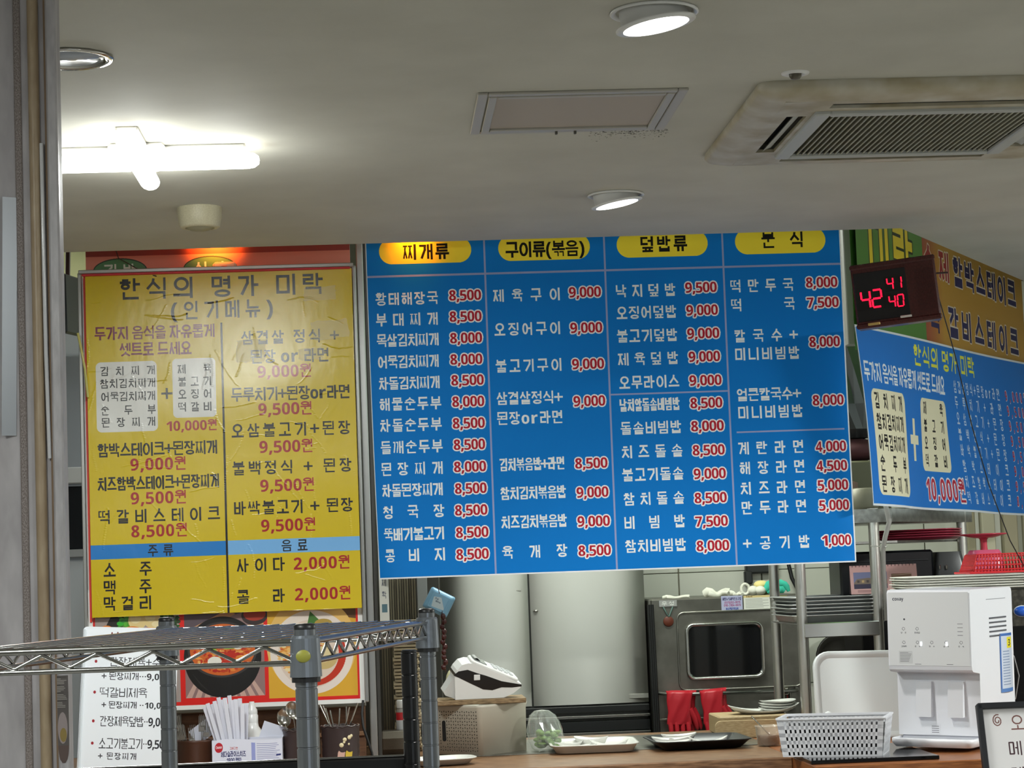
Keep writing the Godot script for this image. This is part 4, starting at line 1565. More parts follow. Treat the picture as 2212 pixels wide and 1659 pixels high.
	var s1 := part("service_sticker", sheet(func(u, v): return V(-0.029 + 0.086 * u, 1.283 - 0.062 * v, -0.0175), 1, 1, V(0, 0, -0.001)), printed("oven_sticker_print", sticker, 0.35), t)
	s1.set_meta("label", "pale violet service sticker")
	var note := Canvas.new(self, 360, 170, Color8(220, 220, 210))
	note.rect(0, 0, 360, 26, Color8(216, 196, 140))
	note.row("주의사항", 30, 100, 13, 18, 3, Color8(90, 60, 30))
	for k in 7:
		note.rect(20, 42 + 17 * k, 190 + (k * 67) % 130, 4, Color8(110, 110, 104))
	var s2 := part("instruction_sticker", sheet(func(u, v): return V(0.062 + 0.13 * u, 1.281 - 0.056 * v, -0.0175), 1, 1, V(0, 0, -0.001)), printed("oven_note_print", note, 0.4), t)
	s2.set_meta("label", "white instruction sticker")
	var cert := Canvas.new(self, 100, 150, Color8(150, 146, 84))
	cert.rect(8, 34, 84, 60, Color8(196, 192, 172))
	cert.rect(0, 122, 100, 28, Color8(196, 198, 204))
	part("small_sticker", sheet(func(u, v): return V(0.205 + 0.033 * u, 1.276 - 0.046 * v, -0.0175), 1, 1, V(0, 0, -0.001)), printed("oven_cert_print", cert, 0.4), t)
	st = ST()
	bx(st, V(-0.245, 1.262, -0.017), V(0.074, 0.027, 0.005), 0.001)
	var np := part("name_plate", st, mat("plate_bright", Color8(186, 186, 180), 0.25, 0.9), t)
	var letters := Canvas.new(self, 200, 70, Color8(150, 150, 146))
	letters.row("우성", 24, 176, 35, 54, 9, Color8(206, 206, 202), 66)
	part("plate_lettering", sheet(func(u, v): return V(-0.279 + 0.068 * u, 1.273 - 0.022 * v, -0.0143), 1, 1, Vector3.ZERO), printed("plate_print", letters, 0.3), np)
	st = ST()
	tube(st, [V(-0.265, 1.248, -0.013), V(-0.246, 1.21, -0.012), V(-0.243, 1.21, -0.012), V(-0.226, 1.248, -0.013)], 0.003, 6)
	part("medal_ribbon", st, mat("ribbon_teal", Color8(110, 140, 132), 0.6), t)
	st = ST()
	lathe(st, [Vector2(0.021, 0), Vector2(0.021, 0.003), Vector2(0.018, 0.005), Vector2(0, 0.005)], 24, T(V(-0.246, 1.19, -0.0165), 90, 0, 0))
	part("brown_medal", st, mat("medal_brown", Color8(96, 48, 34), 0.35), t)
	st = ST()
	bx(st, V(0.215, 0.896, -0.008), V(0.02, 0.03, 0.03), 0.004, T(Vector3.ZERO))
	bx(st, V(0.225, 0.86, -0.01), V(0.016, 0.07, 0.02), 0.004, T(V(0, 0, 0)))
	part("door_latch", st, mat("chrome", Color8(190, 188, 182), 0.12, 1.0), t)
	# hoses between refrigerator and oven
	for k in 3:
		st = ST()
		var x := 1.072 + 0.008 * k - 0.012
		tube(st, [V(x, 0.0, -8.86), V(x, 0.7, -8.86), V(x - 0.002, 1.0, -8.87), V(x - 0.004, 1.26, -8.88)], 0.006, 8)
		one("black_hose", "thin black hose standing between refrigerator and oven", "hose", st, black, "black hoses beside the oven")
	# cloths on the oven
	var cloth := mat("cloth_white", Color8(222, 220, 206), 0.9)
	var ct := 1.28
	for q in [[1.13, 1.24, 0.010, "flat grey white cloth at the left end of the oven top"], [1.30, 1.40, 0.026, "cream white rolled cloth on the oven top"], [1.40, 1.455, 0.016, "small folded white cloth in the middle of the oven top"]]:
		st = ST()
		var pts := []
		var rr := []
		for k in 9:
			var u := k / 8.0
			pts.append(V(lerpf(q[0], q[1], u), ct + q[2] * (0.5 + 0.35 * sin(u * 9.0)) , -8.99 + 0.02 * sin(u * 5.0)))
			rr.append(q[2] * (0.45 + 0.1 * sin(u * 13.0)))
		tube(st, pts, rr, 10, true, 1.4)
		pts = []
		rr = []
		for k in 9:
			var u := k / 8.0
			pts.append(V(lerpf(q[0] + 0.01, q[1] - 0.008, u), ct + q[2] * (0.35 + 0.25 * sin(u * 7.0 + 2.0)), -8.955 + 0.014 * sin(u * 6.0 + 1.0)))
			rr.append(q[2] * 0.34)
		tube(st, pts, rr, 10, true, 1.3)
		one("kitchen_cloth", q[3], "cloth", st, cloth, "cloths on the oven")
	st = ST()
	var loop := []
	for k in 13:
		var a := TAU * k / 12.0 + 1.2
		loop.append(V(1.465 + 0.016 * cos(a), ct + 0.027 + 0.021 * sin(a), -8.975))
	tube(st, loop, 0.006, 8)
	blob(st, V(1.497, ct + 0.02, -8.98), V(0.024, 0.02, 0.03))
	blob(st, V(1.525, ct + 0.019, -8.97), V(0.024, 0.019, 0.03))
	one("kitchen_cloth", "looped and balled white cloth left of the green cloth", "cloth", st, cloth, "cloths on the oven")
	st = ST()
	blob(st, V(1.535, ct + 0.042, -9.0), V(0.032, 0.018, 0.03))
	blob(st, V(1.548, ct + 0.02, -9.01), V(0.03, 0.02, 0.03))
	one("kitchen_cloth", "pale yellow cloth behind the green cloth", "cloth", st, mat("cloth_yellow", Color8(226, 210, 142), 0.9), "cloths on the oven")
	st = ST()
	for q in [[1.545, 0.02, 1.575, 0.045, 1.615, 0.04, 0.013], [1.575, 0.03, 1.6, 0.02, 1.622, 0.012, 0.012], [1.59, 0.045, 1.625, 0.04, 1.64, 0.012, 0.009], [1.552, 0.012, 1.585, 0.022, 1.6, 0.01, 0.01]]:
		tube(st, [V(q[0], ct + q[1], -8.965), V((q[0] + q[2]) / 2, ct + (q[1] + q[3]) / 2 + 0.006, -8.96), V(q[2], ct + q[3], -8.958), V((q[4] + q[2]) / 2, ct + (q[5] + q[3]) / 2 + 0.004, -8.957), V(q[4], ct + q[5], -8.957)], [q[6] * 0.6, q[6], q[6], q[6] * 0.9, q[6] * 0.5], 10, true, 1.5)
	one("green_cloth", "crumpled turquoise green cloth on the oven", "cloth", st, mat("cloth_green", Color8(60, 186, 160), 0.85), "cloths on the oven")
	# red rubber gloves on the bar
	for q in [[1.160, 0.052, -2.0, "red rubber gloves hanging on the oven bar, the left pair"], [1.288, 0.046, 4.0, "red rubber gloves hanging on the oven bar, the right pair"]]:
		glove(q[0], q[1], q[2], q[3])
	# socket box and cable on the tiles
	st = ST()
	bx(st, V(1.66, 1.40, -9.72), V(0.14, 0.07, 0.05), 0.008)
	bx(st, V(1.60, 1.35, -9.71), V(0.035, 0.06, 0.04), 0.006)
	one("wall_socket_box", "dark grey socket box on the tiled wall behind the pole", "socket", st, mat("socket_box", Color8(44, 46, 46), 0.5))
	st = ST()
	tube(st, [V(1.78, 1.40, -9.70), V(1.79, 1.34, -9.69), V(1.82, 1.27, -9.68), V(1.88, 1.2, -9.68), V(1.98, 1.15, -9.68)], 0.009, 8)
	one("power_cable", "thick black cable curving down the tiled wall", "cable", st, mat("cable_black", Color8(20, 20, 22), 0.5))
	st = ST()
	lathe(st, [Vector2(0.0, 0.0), Vector2(0.09, 0.0), Vector2(0.105, 0.03), Vector2(0.11, 0.035), Vector2(0.1, 0.034), Vector2(0.085, 0.006), Vector2(0, 0.005)], 28, T(V(1.98, 0.98, -9.68), 80, 0, 0))
	one("hanging_pan", "dark round pan hanging behind the upright white tray", "pan", st, mat("pan_dark", Color8(44, 42, 38), 0.4, 0.4))
	# boxes and panels left of the refrigerator
	st = ST()
	bx(st, V(-0.11, 0.95, -8.17), V(0.62, 1.9, 0.6), 0.004)  # made-up dark box that keeps the gap left of the refrigerator dark
	one("added_dark_locker", "added dark grey locker closing the view behind the stacked cardboard", "locker", st, mat("locker_grey", Color8(70, 68, 62), 0.6))
	st = ST()
	bx(st, V(0.132, 1.16, -7.63), V(0.034, 0.66, 0.2), 0.002)
	one("grey_divider", "narrow grey board beside the standing cardboard sheets", "divider", st, mat("panel_grey", Color8(134, 136, 136), 0.5))
	t = thing("standing_cardboard", "grey brown cardboard sheets standing on edge below the banner corner", "cardboard", V(0.052, 0.83, -7.68))
	for k in 15:
		st = ST()
		bx(st, V(-0.06 + 0.0083 * k, 0.285 + rng.randf_range(-0.004, 0.004), rng.randf_range(-0.006, 0.006)), V(0.0058, 0.57, 0.12), 0.001)
		part("cardboard_sheet", st, mat("card_a", Color8(140, 132, 112), 0.9) if k % 3 else mat("card_b", Color8(116, 108, 92), 0.9), t)
	t = thing("cardboard_stack", "stack of flattened cardboard sheets behind the rack posts", "cardboard", V(0.07, 0.83, -7.5))
	for k in 38:
		st = ST()
		bx(st, V(rng.randf_range(-0.003, 0.003), 0.0055 + 0.0114 * k, rng.randf_range(-0.006, 0.006)), V(0.085, 0.0082, 0.16), 0.001)
		part("cardboard_sheet", st, mat("card_c", Color8(176, 160, 132), 0.9) if k % 4 else mat("card_d", Color8(150, 136, 112), 0.9), t)
	# wet wipes
	var wp := Canvas.new(self, 200, 240, Color8(126, 168, 196))
	wp.poly(PackedVector2Array([Vector2(20, 70), Vector2(100, 40), Vector2(190, 200), Vector2(40, 220)]), Color8(186, 198, 204))
	wp.row("안심", 40, 80, 84, 28, 4, Color8(60, 76, 100))
	wp.row("물티슈", 56, 118, 120, 24, 4, Color8(60, 76, 100))
	t = thing("wipes_pouch", "blue and white wet wipes pouch hanging by the refrigerator", "wipes pouch", Vector3.ZERO)
	t.transform = T(V(0.182, 1.318, -7.33), 0, 0, -28)
	st = ST()
	var cush := []
	for q in [[0.5, -0.002], [1.0, 0.0], [0.92, 0.012], [0.6, 0.02], [0.2, 0.022]]:
		cush.append(ring_xy(0.088 * q[0], 0.075 * q[0], 0.008 * q[0], 0, 0, q[1]))
	loft(st, cush, true, true)
	part("pouch", st, mat("pouch_blue", Color8(116, 160, 190), 0.35), t)
	part("printed_label", sheet(func(u, v): return V(-0.03 + 0.06 * u, 0.026 - 0.052 * v, 0.0235 - 0.005 * pow(2 * u - 1, 2)), 6, 1, Vector3.ZERO), printed("pouch_print", wp, 0.35), t)
	# dried peppers
	t = thing("dried_pepper_string", "string of dark red dried peppers hanging beside the refrigerator", "dried peppers", V(0.19, 1.26, -7.31))
	st = ST()
	tube(st, [V(-0.01, 0.11, 0), V(0.0, 0.05, 0), V(0.004, -0.08, 0), V(0.006, -0.17, 0)], 0.0015, 6)
	part("string", st, mat("string_dark", Color8(70, 40, 34), 0.8), t)
	for k in 11:
		st = ST()
		blob(st, V(0.003 + 0.004 * sin(k * 2.3), 0.012 - 0.0165 * k, 0.004 * cos(k * 1.7)), V(0.0085, 0.0105, 0.0085), 7)
		part("pepper", st, mat("pepper_red", Color8(62, 14, 14), 0.3), t)
	st = ST()
	blob(st, V(0.225, 1.065, -7.3), V(0.03, 0.04, 0.03), 8)
	blob(st, V(0.21, 1.04, -7.29), V(0.022, 0.03, 0.025), 8)
	one("pale_yellow_bag", "small pale yellow bag behind the card terminal", "bag", st, mat("bag_pale", Color8(206, 202, 160), 0.6))
	# small bottle with a red band
	t = thing("small_sauce_bottle", "small bottle with white cap and red band on the cardboard side", "bottle", V(0.045, 0.905, -7.38))
	st = ST()
	lathe(st, [Vector2(0, 0), Vector2(0.014, 0), Vector2(0.015, 0.004), Vector2(0.015, 0.033)], 18)
	part("white_label", st, mat("label_white", Color8(214, 218, 224), 0.4), t)
	st = ST()
	lathe(st, [Vector2(0.0152, 0.033), Vector2(0.0152, 0.058)], 18)
	part("red_band", st, mat("label_red", Color8(206, 44, 52), 0.4), t)
	st = ST()
	lathe(st, [Vector2(0.015, 0.058), Vector2(0.013, 0.066), Vector2(0.01, 0.072)], 18)
	part("clear_shoulder", st, mat("shoulder_grey", Color8(150, 146, 140), 0.2), t)
	st = ST()
	lathe(st, [Vector2(0.0125, 0.072), Vector2(0.0125, 0.095), Vector2(0.011, 0.098), Vector2(0, 0.098)], 18)
	part("cap", st, mat("cap_white", Color8(226, 226, 224), 0.4), t)
	st = ST()
	bx(st, V(0.03, 0.8675, -7.36), V(0.13, 0.075, 0.14), 0.02)
	one("grey_bundle", "crumpled grey brown cloth bundle beside the sign post", "cloth", st, grained("bundle_cloth", Color8(74, 68, 58), Color8(112, 104, 92), V(14, 14, 14), 0.9, 0.0, 71, 0.06))
	# display refrigerator far left
	t = thing("tall_glass_cabinet", "tall silver cabinet with dark glass behind the left pillar", "cabinet", V(-1.36, 0, -8.2))
	st = ST()
	bx(st, V(0, 1.2, -0.33), V(0.62, 2.4, 0.6), 0.004)
	part("cabinet_body", st, mat("cabinet_white", Color8(196, 202, 210), 0.35), t)
	st = ST()
	bx(st, V(0, 2.04, -0.02), V(0.6, 0.44, 0.03), 0.004)
	part("upper_door", st, mat("cabinet_silver", Color8(150, 156, 162), 0.3, 0.7), t)
	st = ST()
	bx(st, V(0, 1.82, -0.015), V(0.6, 0.06, 0.04), 0.004)
	part("white_rail", st, mat("rail_white", Color8(206, 208, 210), 0.35), t)
	st = ST()
	bx(st, V(0, 1.665, -0.02), V(0.56, 0.23, 0.03), 0.004)
	part("glass_panel", st, mat("dark_glass", Color8(22, 26, 32), 0.08), t)
	st = ST()
	bx(st, V(0, 1.535, -0.015), V(0.6, 0.03, 0.04), 0.003)
	part("lower_rail", st, mat("rail_grey", Color8(160, 162, 164), 0.35, 0.5), t)
	st = ST()
	bx(st, V(0, 0.78, -0.02), V(0.6, 1.46, 0.03), 0.004)
	part("lower_door", st, mat("cabinet_white", Color8(196, 202, 210), 0.35), t)
	st = ST()
	bx(st, V(-1.35, 1.45, -9.2), V(1.9, 2.9, 0.1))
	struct("wall_partition", st, mat("olive_wall", Color8(176, 172, 128), 0.8), "olive painted wall behind the left end of the signs")
	# flat dark panel on a bracket beside the sign
	t = thing("hanging_monitor", "black monitor seen edge-on left of the red sign", "monitor", V(-0.965, 2.315, -7.2))
	t.rotation_degrees = V(0, 84, 3)
	st = ST()
	bx(st, V(0, 0, 0), V(0.30, 0.19, 0.018), 0.006)
	part("screen_case", st, mat("monitor_dark", Color8(28, 32, 36), 0.4), t)
	st = ST()
	bx(st, V(0, 0, -0.018), V(0.3, 0.16, 0.02), 0.008)
	part("back_shell", st, mat("monitor_white", Color8(196, 194, 186), 0.4), t)
	st = ST()
	tube(st, [V(0, 0.09, -0.02), V(0.02, 0.2, -0.02), V(0.02, 0.33, -0.02)], 0.008, 8)
	part("hanger", st, mat("hanger_brown", Color8(60, 34, 30), 0.5), t)
	st = ST()
	tube(st, [V(-0.925, 2.20, -6.96), V(-0.915, 2.15, -6.955), V(-0.905, 2.09, -6.955), V(-0.90, 2.0, -6.975)], 0.004, 8)
	one("yellow_tube", "yellowish plastic tube hanging below the black monitor", "tube", st, mat("tube_yellow", Color8(196, 190, 110), 0.3))

func ring_xy(w: float, h: float, r: float, cx: float, cy: float, z: float) -> Array:
	var out := []
	for q in round_rect(w, h, maxf(r, 0.0005), 5):
		out.append(V(q.x + cx, q.y + cy, z))
	return out

func glove(x: float, hw: float, lean: float, label: String):
	var t := thing("rubber_glove_pair", label, "rubber gloves", V(x, 0.905, -8.85), "red rubber gloves on the oven bar")
	t.rotation_degrees = V(0, 0, lean)
	var red := mat("glove_red", Color8(184, 34, 46), 0.42)
	for g in 2:
		var st := ST()
		var off := 0.0 if g == 0 else 0.018
		var z := 0.014 if g == 0 else -0.016
		# cuff folded over the bar, then palm
		var rings := []
		for q in [[0.004, 0.8, 0.004], [0.012, 1.0, 0.012], [0.0, 1.0, 0.016], [-0.03, 0.98, 0.016], [-0.07, 0.9, 0.014], [-0.1, 0.94, 0.013], [-0.12, 0.9, 0.010]]:
			var ring := []
			for k in 18:
				var a := TAU * k / 18.0
				ring.append(V(off + cos(a) * hw * q[1] + 0.003 * sin(q[0] * 90.0 + k), q[0], z + sin(a) * q[2] * (1.0 + 0.25 * sin(k * 2.1 + q[0] * 60.0))))
			rings.append(ring)
		loft(st, rings, true, true)
		# fingers hanging down
		for k in 4:
			var fx := off - hw * 0.68 + hw * 0.45 * k
			tube(st, [V(fx, -0.112, z), V(fx + 0.002, -0.14, z + 0.003), V(fx + 0.003, -0.165 - 0.01 * (k % 2), z + 0.004), V(fx + 0.003, -0.176 - 0.01 * (k % 2), z + 0.003)], [0.011, 0.010, 0.008, 0.003], 8)
		tube(st, [V(off + hw * 0.8, -0.06, z), V(off + hw * 1.15, -0.095, z - 0.004), V(off + hw * 1.35, -0.13, z - 0.004), V(off + hw * 1.4, -0.142, z - 0.004)], [0.012, 0.012, 0.010, 0.004], 8)
		part("glove", st, red, t)

# ---------------------------------------------------------------- counter and what stands on it
func build_counter_things():
	var st: SurfaceTool
	var CY := 0.83
	var wood := grained("counter_wood", Color8(96, 66, 42), Color8(150, 114, 82), V(0.7, 6.0, 6.0), 0.35, 0.0, 61, 0.03)
	var t := thing("service_counter", "long wooden service counter below the signs", "counter", V(0, 0, -6.9))
	st = ST()
	bx(st, V(0.62, CY - 0.02, -0.33), V(1.16, 0.04, 1.22), 0.004)
	bx(st, V(1.28, CY - 0.02, -0.72), V(0.16, 0.04, 0.44), 0.002)
	part("wooden_top", st, wood, t)
	st = ST()
	bx(st, V(-0.63, CY - 0.02, 0.04), V(1.34, 0.04, 1.8), 0.004)
	part("wooden_top", st, wood, t)
	st = ST()
	bx(st, V(1.77, CY - 0.03, 0.06), V(1.14, 0.06, 1.12), 0.003)
	part("wooden_top", st, grained("counter_wood_orange", Color8(118, 68, 34), Color8(158, 100, 56), V(0.8, 8.0, 8.0), 0.4, 0.0, 63, 0.03), t)
	st = ST()
	bx(st, V(0.54, (CY - 0.06) / 2, -0.06), V(3.5, CY - 0.06, 0.84))
	part("counter_base", st, mat("counter_base", Color8(120, 78, 46), 0.5), t)
	st = ST()
	bx(st, V(0.73, CY + 0.0015, -0.5), V(0.95, 0.003, 0.6), 0.001)
	part("steel_sheet", st, grained("worktop_steel", Color8(120, 118, 110), Color8(150, 148, 140), V(1.5, 1.5, 1.5), 0.3, 0.9, 66, 0.03), t)
	CY = 0.833
	st = ST()
	bx(st, V(1.385, 0.836, -6.58), V(0.37, 0.012, 0.5), 0.002)
	one("black_acrylic_sheet", "shiny black sheet under the white lattice basket", "sheet", st, mat("black_gloss", Color8(12, 12, 14), 0.08))
	# grey perforated storage box
	t = thing("storage_box", "beige plastic storage box with perforated side and slot handle", "storage box", V(0.300, CY, -7.247))
	t.rotation_degrees.y = 44
	var beige := mat("box_beige", Color8(190, 184, 170), 0.45)
	st = ST()
	var bw := 0.22
	var bd := 0.21
	loft(st, [rr_ring(0.02, 0.02, 0.004, 0), rr_ring(bw, bd, 0.012, 0), rr_ring(bw + 0.006, bd + 0.006, 0.016, 0.145), rr_ring(bw + 0.012, bd + 0.012, 0.018, 0.15), rr_ring(bw + 0.012, bd + 0.012, 0.018, 0.158), rr_ring(bw - 0.004, bd - 0.004, 0.012, 0.158), rr_ring(bw - 0.01, bd - 0.01, 0.012, 0.006)], true, true)
	part("box_shell", st, beige, t)
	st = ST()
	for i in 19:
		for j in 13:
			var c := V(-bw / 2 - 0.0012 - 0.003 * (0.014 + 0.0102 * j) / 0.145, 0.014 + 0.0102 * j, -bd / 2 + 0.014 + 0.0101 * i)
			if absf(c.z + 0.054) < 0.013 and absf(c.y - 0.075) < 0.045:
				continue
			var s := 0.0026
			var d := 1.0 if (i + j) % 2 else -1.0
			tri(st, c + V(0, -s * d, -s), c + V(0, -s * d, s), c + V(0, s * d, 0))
	var o := part("hole_shade_plates", st, mat("hole_shade", Color8(60, 56, 48), 0.8), t)  # flat dark triangles on the shell; shade of the holes put into their colour
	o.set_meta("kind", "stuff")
	st = ST()
	prism(st, round_rect(0.014, 0.066, 0.0065), -0.002, 0.002, Transform3D(Basis(V(0, 0, 1), V(0, 1, 0), V(-1, 0, 0)), V(-bw / 2 - 0.0018, 0.075, -0.054)))
	part("handle_slot", st, mat("slot_black", Color8(16, 15, 14), 0.8), t)
	# board on the box and card terminal
	st = ST()
	bx(st, V(0.30, 1.0, -7.23), V(0.29, 0.016, 0.19), 0.002)
	one("wooden_board", "worn wooden board lying on the beige storage box", "board", st, grained("worn_board", Color8(104, 82, 56), Color8(160, 136, 100), V(1.5, 9, 9), 0.6, 0.0, 77, 0.04))
	card_terminal(V(0.312, 1.0175, -7.2))
	# bag of greens
	t = thing("bag_of_greens", "clear plastic bag of green leaves beside the beige box", "bag of greens", V(0.512, CY, -7.2))
	st = ST()
	for k in 46:
		blob(st, V(rng.randf_range(-0.034, 0.034), 0.012 + rng.randf_range(0, 0.05), rng.randf_range(-0.034, 0.034)), V(rng.randf_range(0.008, 0.016), rng.randf_range(0.005, 0.011), rng.randf_range(0.008, 0.016)), 5)
	part("leaves", st, grained("leaf_green", Color8(56, 92, 32), Color8(130, 160, 74), V(20, 20, 20), 0.6, 0.0, 81, 0.05), t)
	st = ST()
	var rings := []
	for q in [[0.8, 0.0], [1.08, 0.008], [1.22, 0.03], [1.22, 0.06], [1.1, 0.085], [0.85, 0.105], [0.5, 0.118], [0.05, 0.121]]:
		var ring := []
		for k in 26:
			var a := TAU * k / 26.0
			var w := 1.0 + 0.07 * sin(k * 2.7 + q[1] * 40.0) + 0.05 * sin(k * 5.1 + q[1] * 90.0)
			ring.append(V(cos(a) * 0.046 * q[0] * w - 0.12 * q[1], q[1] * 1.08, sin(a) * 0.046 * q[0] * w))
		rings.append(ring)
	loft(st, rings, false, true)
	var film := mat("clear_film", Color(0.95, 0.98, 0.95, 0.14), 0.1)
	film.transparency = BaseMaterial3D.TRANSPARENCY_ALPHA
	part("plastic_film", st, film, t)
	# plate at the left end
	var white := mat("melamine_white", Color8(212, 212, 206), 0.25)
	var plate := one("white_serving_tray", "white tray at the counter's left end behind the rack post", "tray", tray_mesh(0.2, 0.14, 0.02, 0.02, 0.006), white, "", T(V(0.16, CY, -6.85), 0, 12, 0))
	# tray with dishes
	one("white_meal_tray", "white tray with used small dishes beside the bag of greens", "tray", tray_mesh(0.27, 0.3, 0.026, 0.014, 0.006), white, "", T(V(0.655, CY, -7.17), 0, -2, 0))
	var dishes := [[V(0.6, 0.838, -7.08), 0.125, 0.075, 0.014, 0.022, 10, "white oval dish with a red scrap on the white tray"], [V(0.70, 0.838, -7.09), 0.125, 0.07, 0.014, 0.03, -14, "white curved dish with yellow crumbs on the white tray"], [V(0.575, 0.838, -7.2), 0.115, 0.08, 0.018, 0.024, 24, "white dish with dark greens at the back of the white tray"], [V(0.655, 0.838, -7.22), 0.12, 0.07, 0.026, 0.034, -30, "white dish with brown scraps at the back of the white tray"]]
	for d in dishes:
		one("small_dish", d[6], "dish", boat_mesh(d[1], d[2], d[3], d[4]), white, "small dishes on the white tray", T(d[0], 0, d[5], 0))
	scrap(V(0.595, 0.8415, -7.075), "dark red kimchi scrap on the white tray's front dish", Color8(110, 30, 24), 3)
	scrap(V(0.70, 0.8415, -7.085), "yellow crumbs on the curved dish of the white tray", Color8(222, 200, 120), 5)
	scrap(V(0.575, 0.8445, -7.2), "dark green vegetable leftovers on the white tray", Color8(48, 58, 26), 7)
	scrap(V(0.655, 0.842, -7.22), "brown meat scraps on the white tray", Color8(96, 60, 34), 4)
	# black tray
	one("black_meal_tray", "black tray with white dishes in front of the gloves", "tray", tray_mesh(0.30, 0.3, 0.028, 0.03, 0.006, 0.01), mat("tray_black", Color8(22, 23, 27), 0.35), "", T(V(0.985, CY, -7.13), 0, 2, 0))
	dishes = [[V(0.90, 0.838, -7.04), 0.12, 0.07, 0.018, 0.026, 6, "white boat dish at the front left of the black tray"], [V(1.01, 0.838, -7.045), 0.125, 0.065, 0.014, 0.032, -4, "white wavy dish in the middle of the black tray"], [V(0.905, 0.838, -7.13), 0.13, 0.075, 0.022, 0.03, -8, "white dish heaped with vegetables on the black tray"], [V(0.94, 0.838, -7.22), 0.12, 0.06, 0.026, 0.032, 10, "white oval dish at the back of the black tray"]]
	for d in dishes:
		one("small_dish", d[6], "dish", boat_mesh(d[1], d[2], d[3], d[4]), white, "small dishes on the black tray", T(d[0], 0, d[5], 0))
	scrap(V(0.905, 0.845, -7.13), "heap of green and red vegetables on the black tray", Color8(64, 62, 28), 14)
	scrap(V(0.975, 0.8415, -7.045), "yellow egg scraps on the wavy dish of the black tray", Color8(224, 196, 110), 6)
	scrap(V(0.915, 0.8415, -7.04), "dark red scrap on the black tray's front dish", Color8(96, 36, 30), 2)
	# cutting board box, long plates, stacked plates
	st = ST()
	var pl := PackedVector2Array()
	for q in round_rect(0.26, 0.055, 0.02, 6):
		pl.append(q)
	prism(st, pl, -0.012, 0.012, T(V(1.22, CY + 0.0275, -7.42), 0, -4, 0))
	one("wooden_cutting_board", "pale wooden cutting board standing on edge behind the black tray", "cutting board", st, grained("pale_wood", Color8(150, 126, 88), Color8(184, 162, 124), V(2, 12, 12), 0.55, 0.0, 91, 0.04))
	st = ST()
	bx(st, V(1.235, CY + 0.032, -7.62), V(0.24, 0.064, 0.24), 0.004)
	one("wooden_crate", "low wooden crate under the long white plates", "crate", st, grained("pale_wood", Color8(150, 126, 88), Color8(184, 162, 124), V(2, 12, 12), 0.55, 0.0, 91, 0.04))
	one("long_white_plate", "long white plate with raised left end on the crate", "plate", boat_mesh(0.25, 0.15, 0.012, 0.032), white, "", T(V(1.285, CY + 0.064, -7.6), 0, 3, 0))
	for k in 4:
		one("stacked_plate", ["lowest", "second lowest", "second highest", "topmost"][k] + " white plate in the small stack behind the lattice basket", "plate", boat_mesh(0.13, 0.12, 0.009, 0.014), white, "stacked plates behind the basket", T(V(1.335 + 0.003 * (k % 2), CY + 0.0685 + 0.0085 * k, -7.62), 0, 9 * k, 0))
	# sauce jar with spoon
	t = thing("sauce_jar", "plastic tub half full of dark red sauce beside the lattice basket", "tub", V(1.205, CY, -7.06))
	st = ST()
	lathe(st, [Vector2(0, 0.001), Vector2(0.033, 0.001), Vector2(0.036, 0.03), Vector2(0, 0.03)], 24)
	part("sauce", st, mat("sauce_red", Color8(62, 16, 12), 0.25), t)
	st = ST()
	lathe(st, [Vector2(0, 0), Vector2(0.035, 0), Vector2(0.041, 0.058), Vector2(0.043, 0.058), Vector2(0.043, 0.061), Vector2(0.039, 0.061), Vector2(0.034, 0.002)], 28)
	var tub := mat("tub_clear", Color(0.9, 0.85, 0.78, 0.25), 0.15)
	tub.transparency = BaseMaterial3D.TRANSPARENCY_ALPHA
	part("clear_tub", st, tub, t)
	st = ST()
	tube(st, [V(1.155, 0.925, -7.07), V(1.175, 0.902, -7.065), V(1.2, 0.873, -7.06), V(1.212, 0.862, -7.058)], [0.0022, 0.002, 0.002, 0.003], 8)
	one("sauce_spoon", "thin steel spoon leaning in the sauce tub", "spoon", st, mat("cutlery_steel", Color8(190, 188, 182), 0.18, 1.0))
	# lattice basket
	lattice_basket()
	water_dispenser()
	# upright white tray leaning on the rack
	t = thing("leaning_white_tray", "large white tray standing upright behind the lattice basket", "tray", Vector3.ZERO)
	t.transform = T(V(1.545, CY + 0.003, -7.12), -8, 4, -1.2)
	var face := MeshInstance3D.new()
	st = ST()
	loft(st, [ring_xy(0.34, 0.275, 0.05, 0, 0.1395, -0.01), ring_xy(0.345, 0.28, 0.05, 0, 0.14, 0.004), ring_xy(0.34, 0.275, 0.05, 0, 0.14, 0.008), ring_xy(0.32, 0.255, 0.042, 0, 0.14, 0.004), ring_xy(0.302, 0.237, 0.036, 0, 0.14, -0.006)], true, true)
	part("tray_body", st, mat("tray_white", Color8(222, 226, 226), 0.35), t)
	st = ST()
	prism(st, round_rect(0.345, 0.28, 0.05), -0.012, -0.0105, T(V(0, 0.14, 0)))
	part("tray_back", st, mat("tray_white", Color8(222, 226, 226), 0.35), t)
	st = ST()
	blob(st, V(1.40, CY + 0.05, -7.06), V(0.024, 0.048, 0.016), 8)
	blob(st, V(1.415, CY + 0.03, -7.05), V(0.03, 0.03, 0.014), 8)
	one("crumpled_tissue", "crumpled white plastic bag in front of the upright tray", "bag", st, mat("tissue_white", Color8(214, 216, 216), 0.5))

func scrap(c: Vector3, label: String, col: Color, n: int):
	var st := ST()
	for k in n:
		var a := rng.randf() * TAU
		var d := sqrt(rng.randf()) * 0.004 * sqrt(float(n))
		blob(st, c + V(cos(a) * d, 0.003 + (0.0025 * (k / 3) if n > 8 else 0.0), sin(a) * d), V(rng.randf_range(0.004, 0.008), rng.randf_range(0.002, 0.0035), rng.randf_range(0.004, 0.007)), 5)
	one("food_scraps", label, "food scraps", st, mat("food_%s" % col.to_html(), col, 0.5))

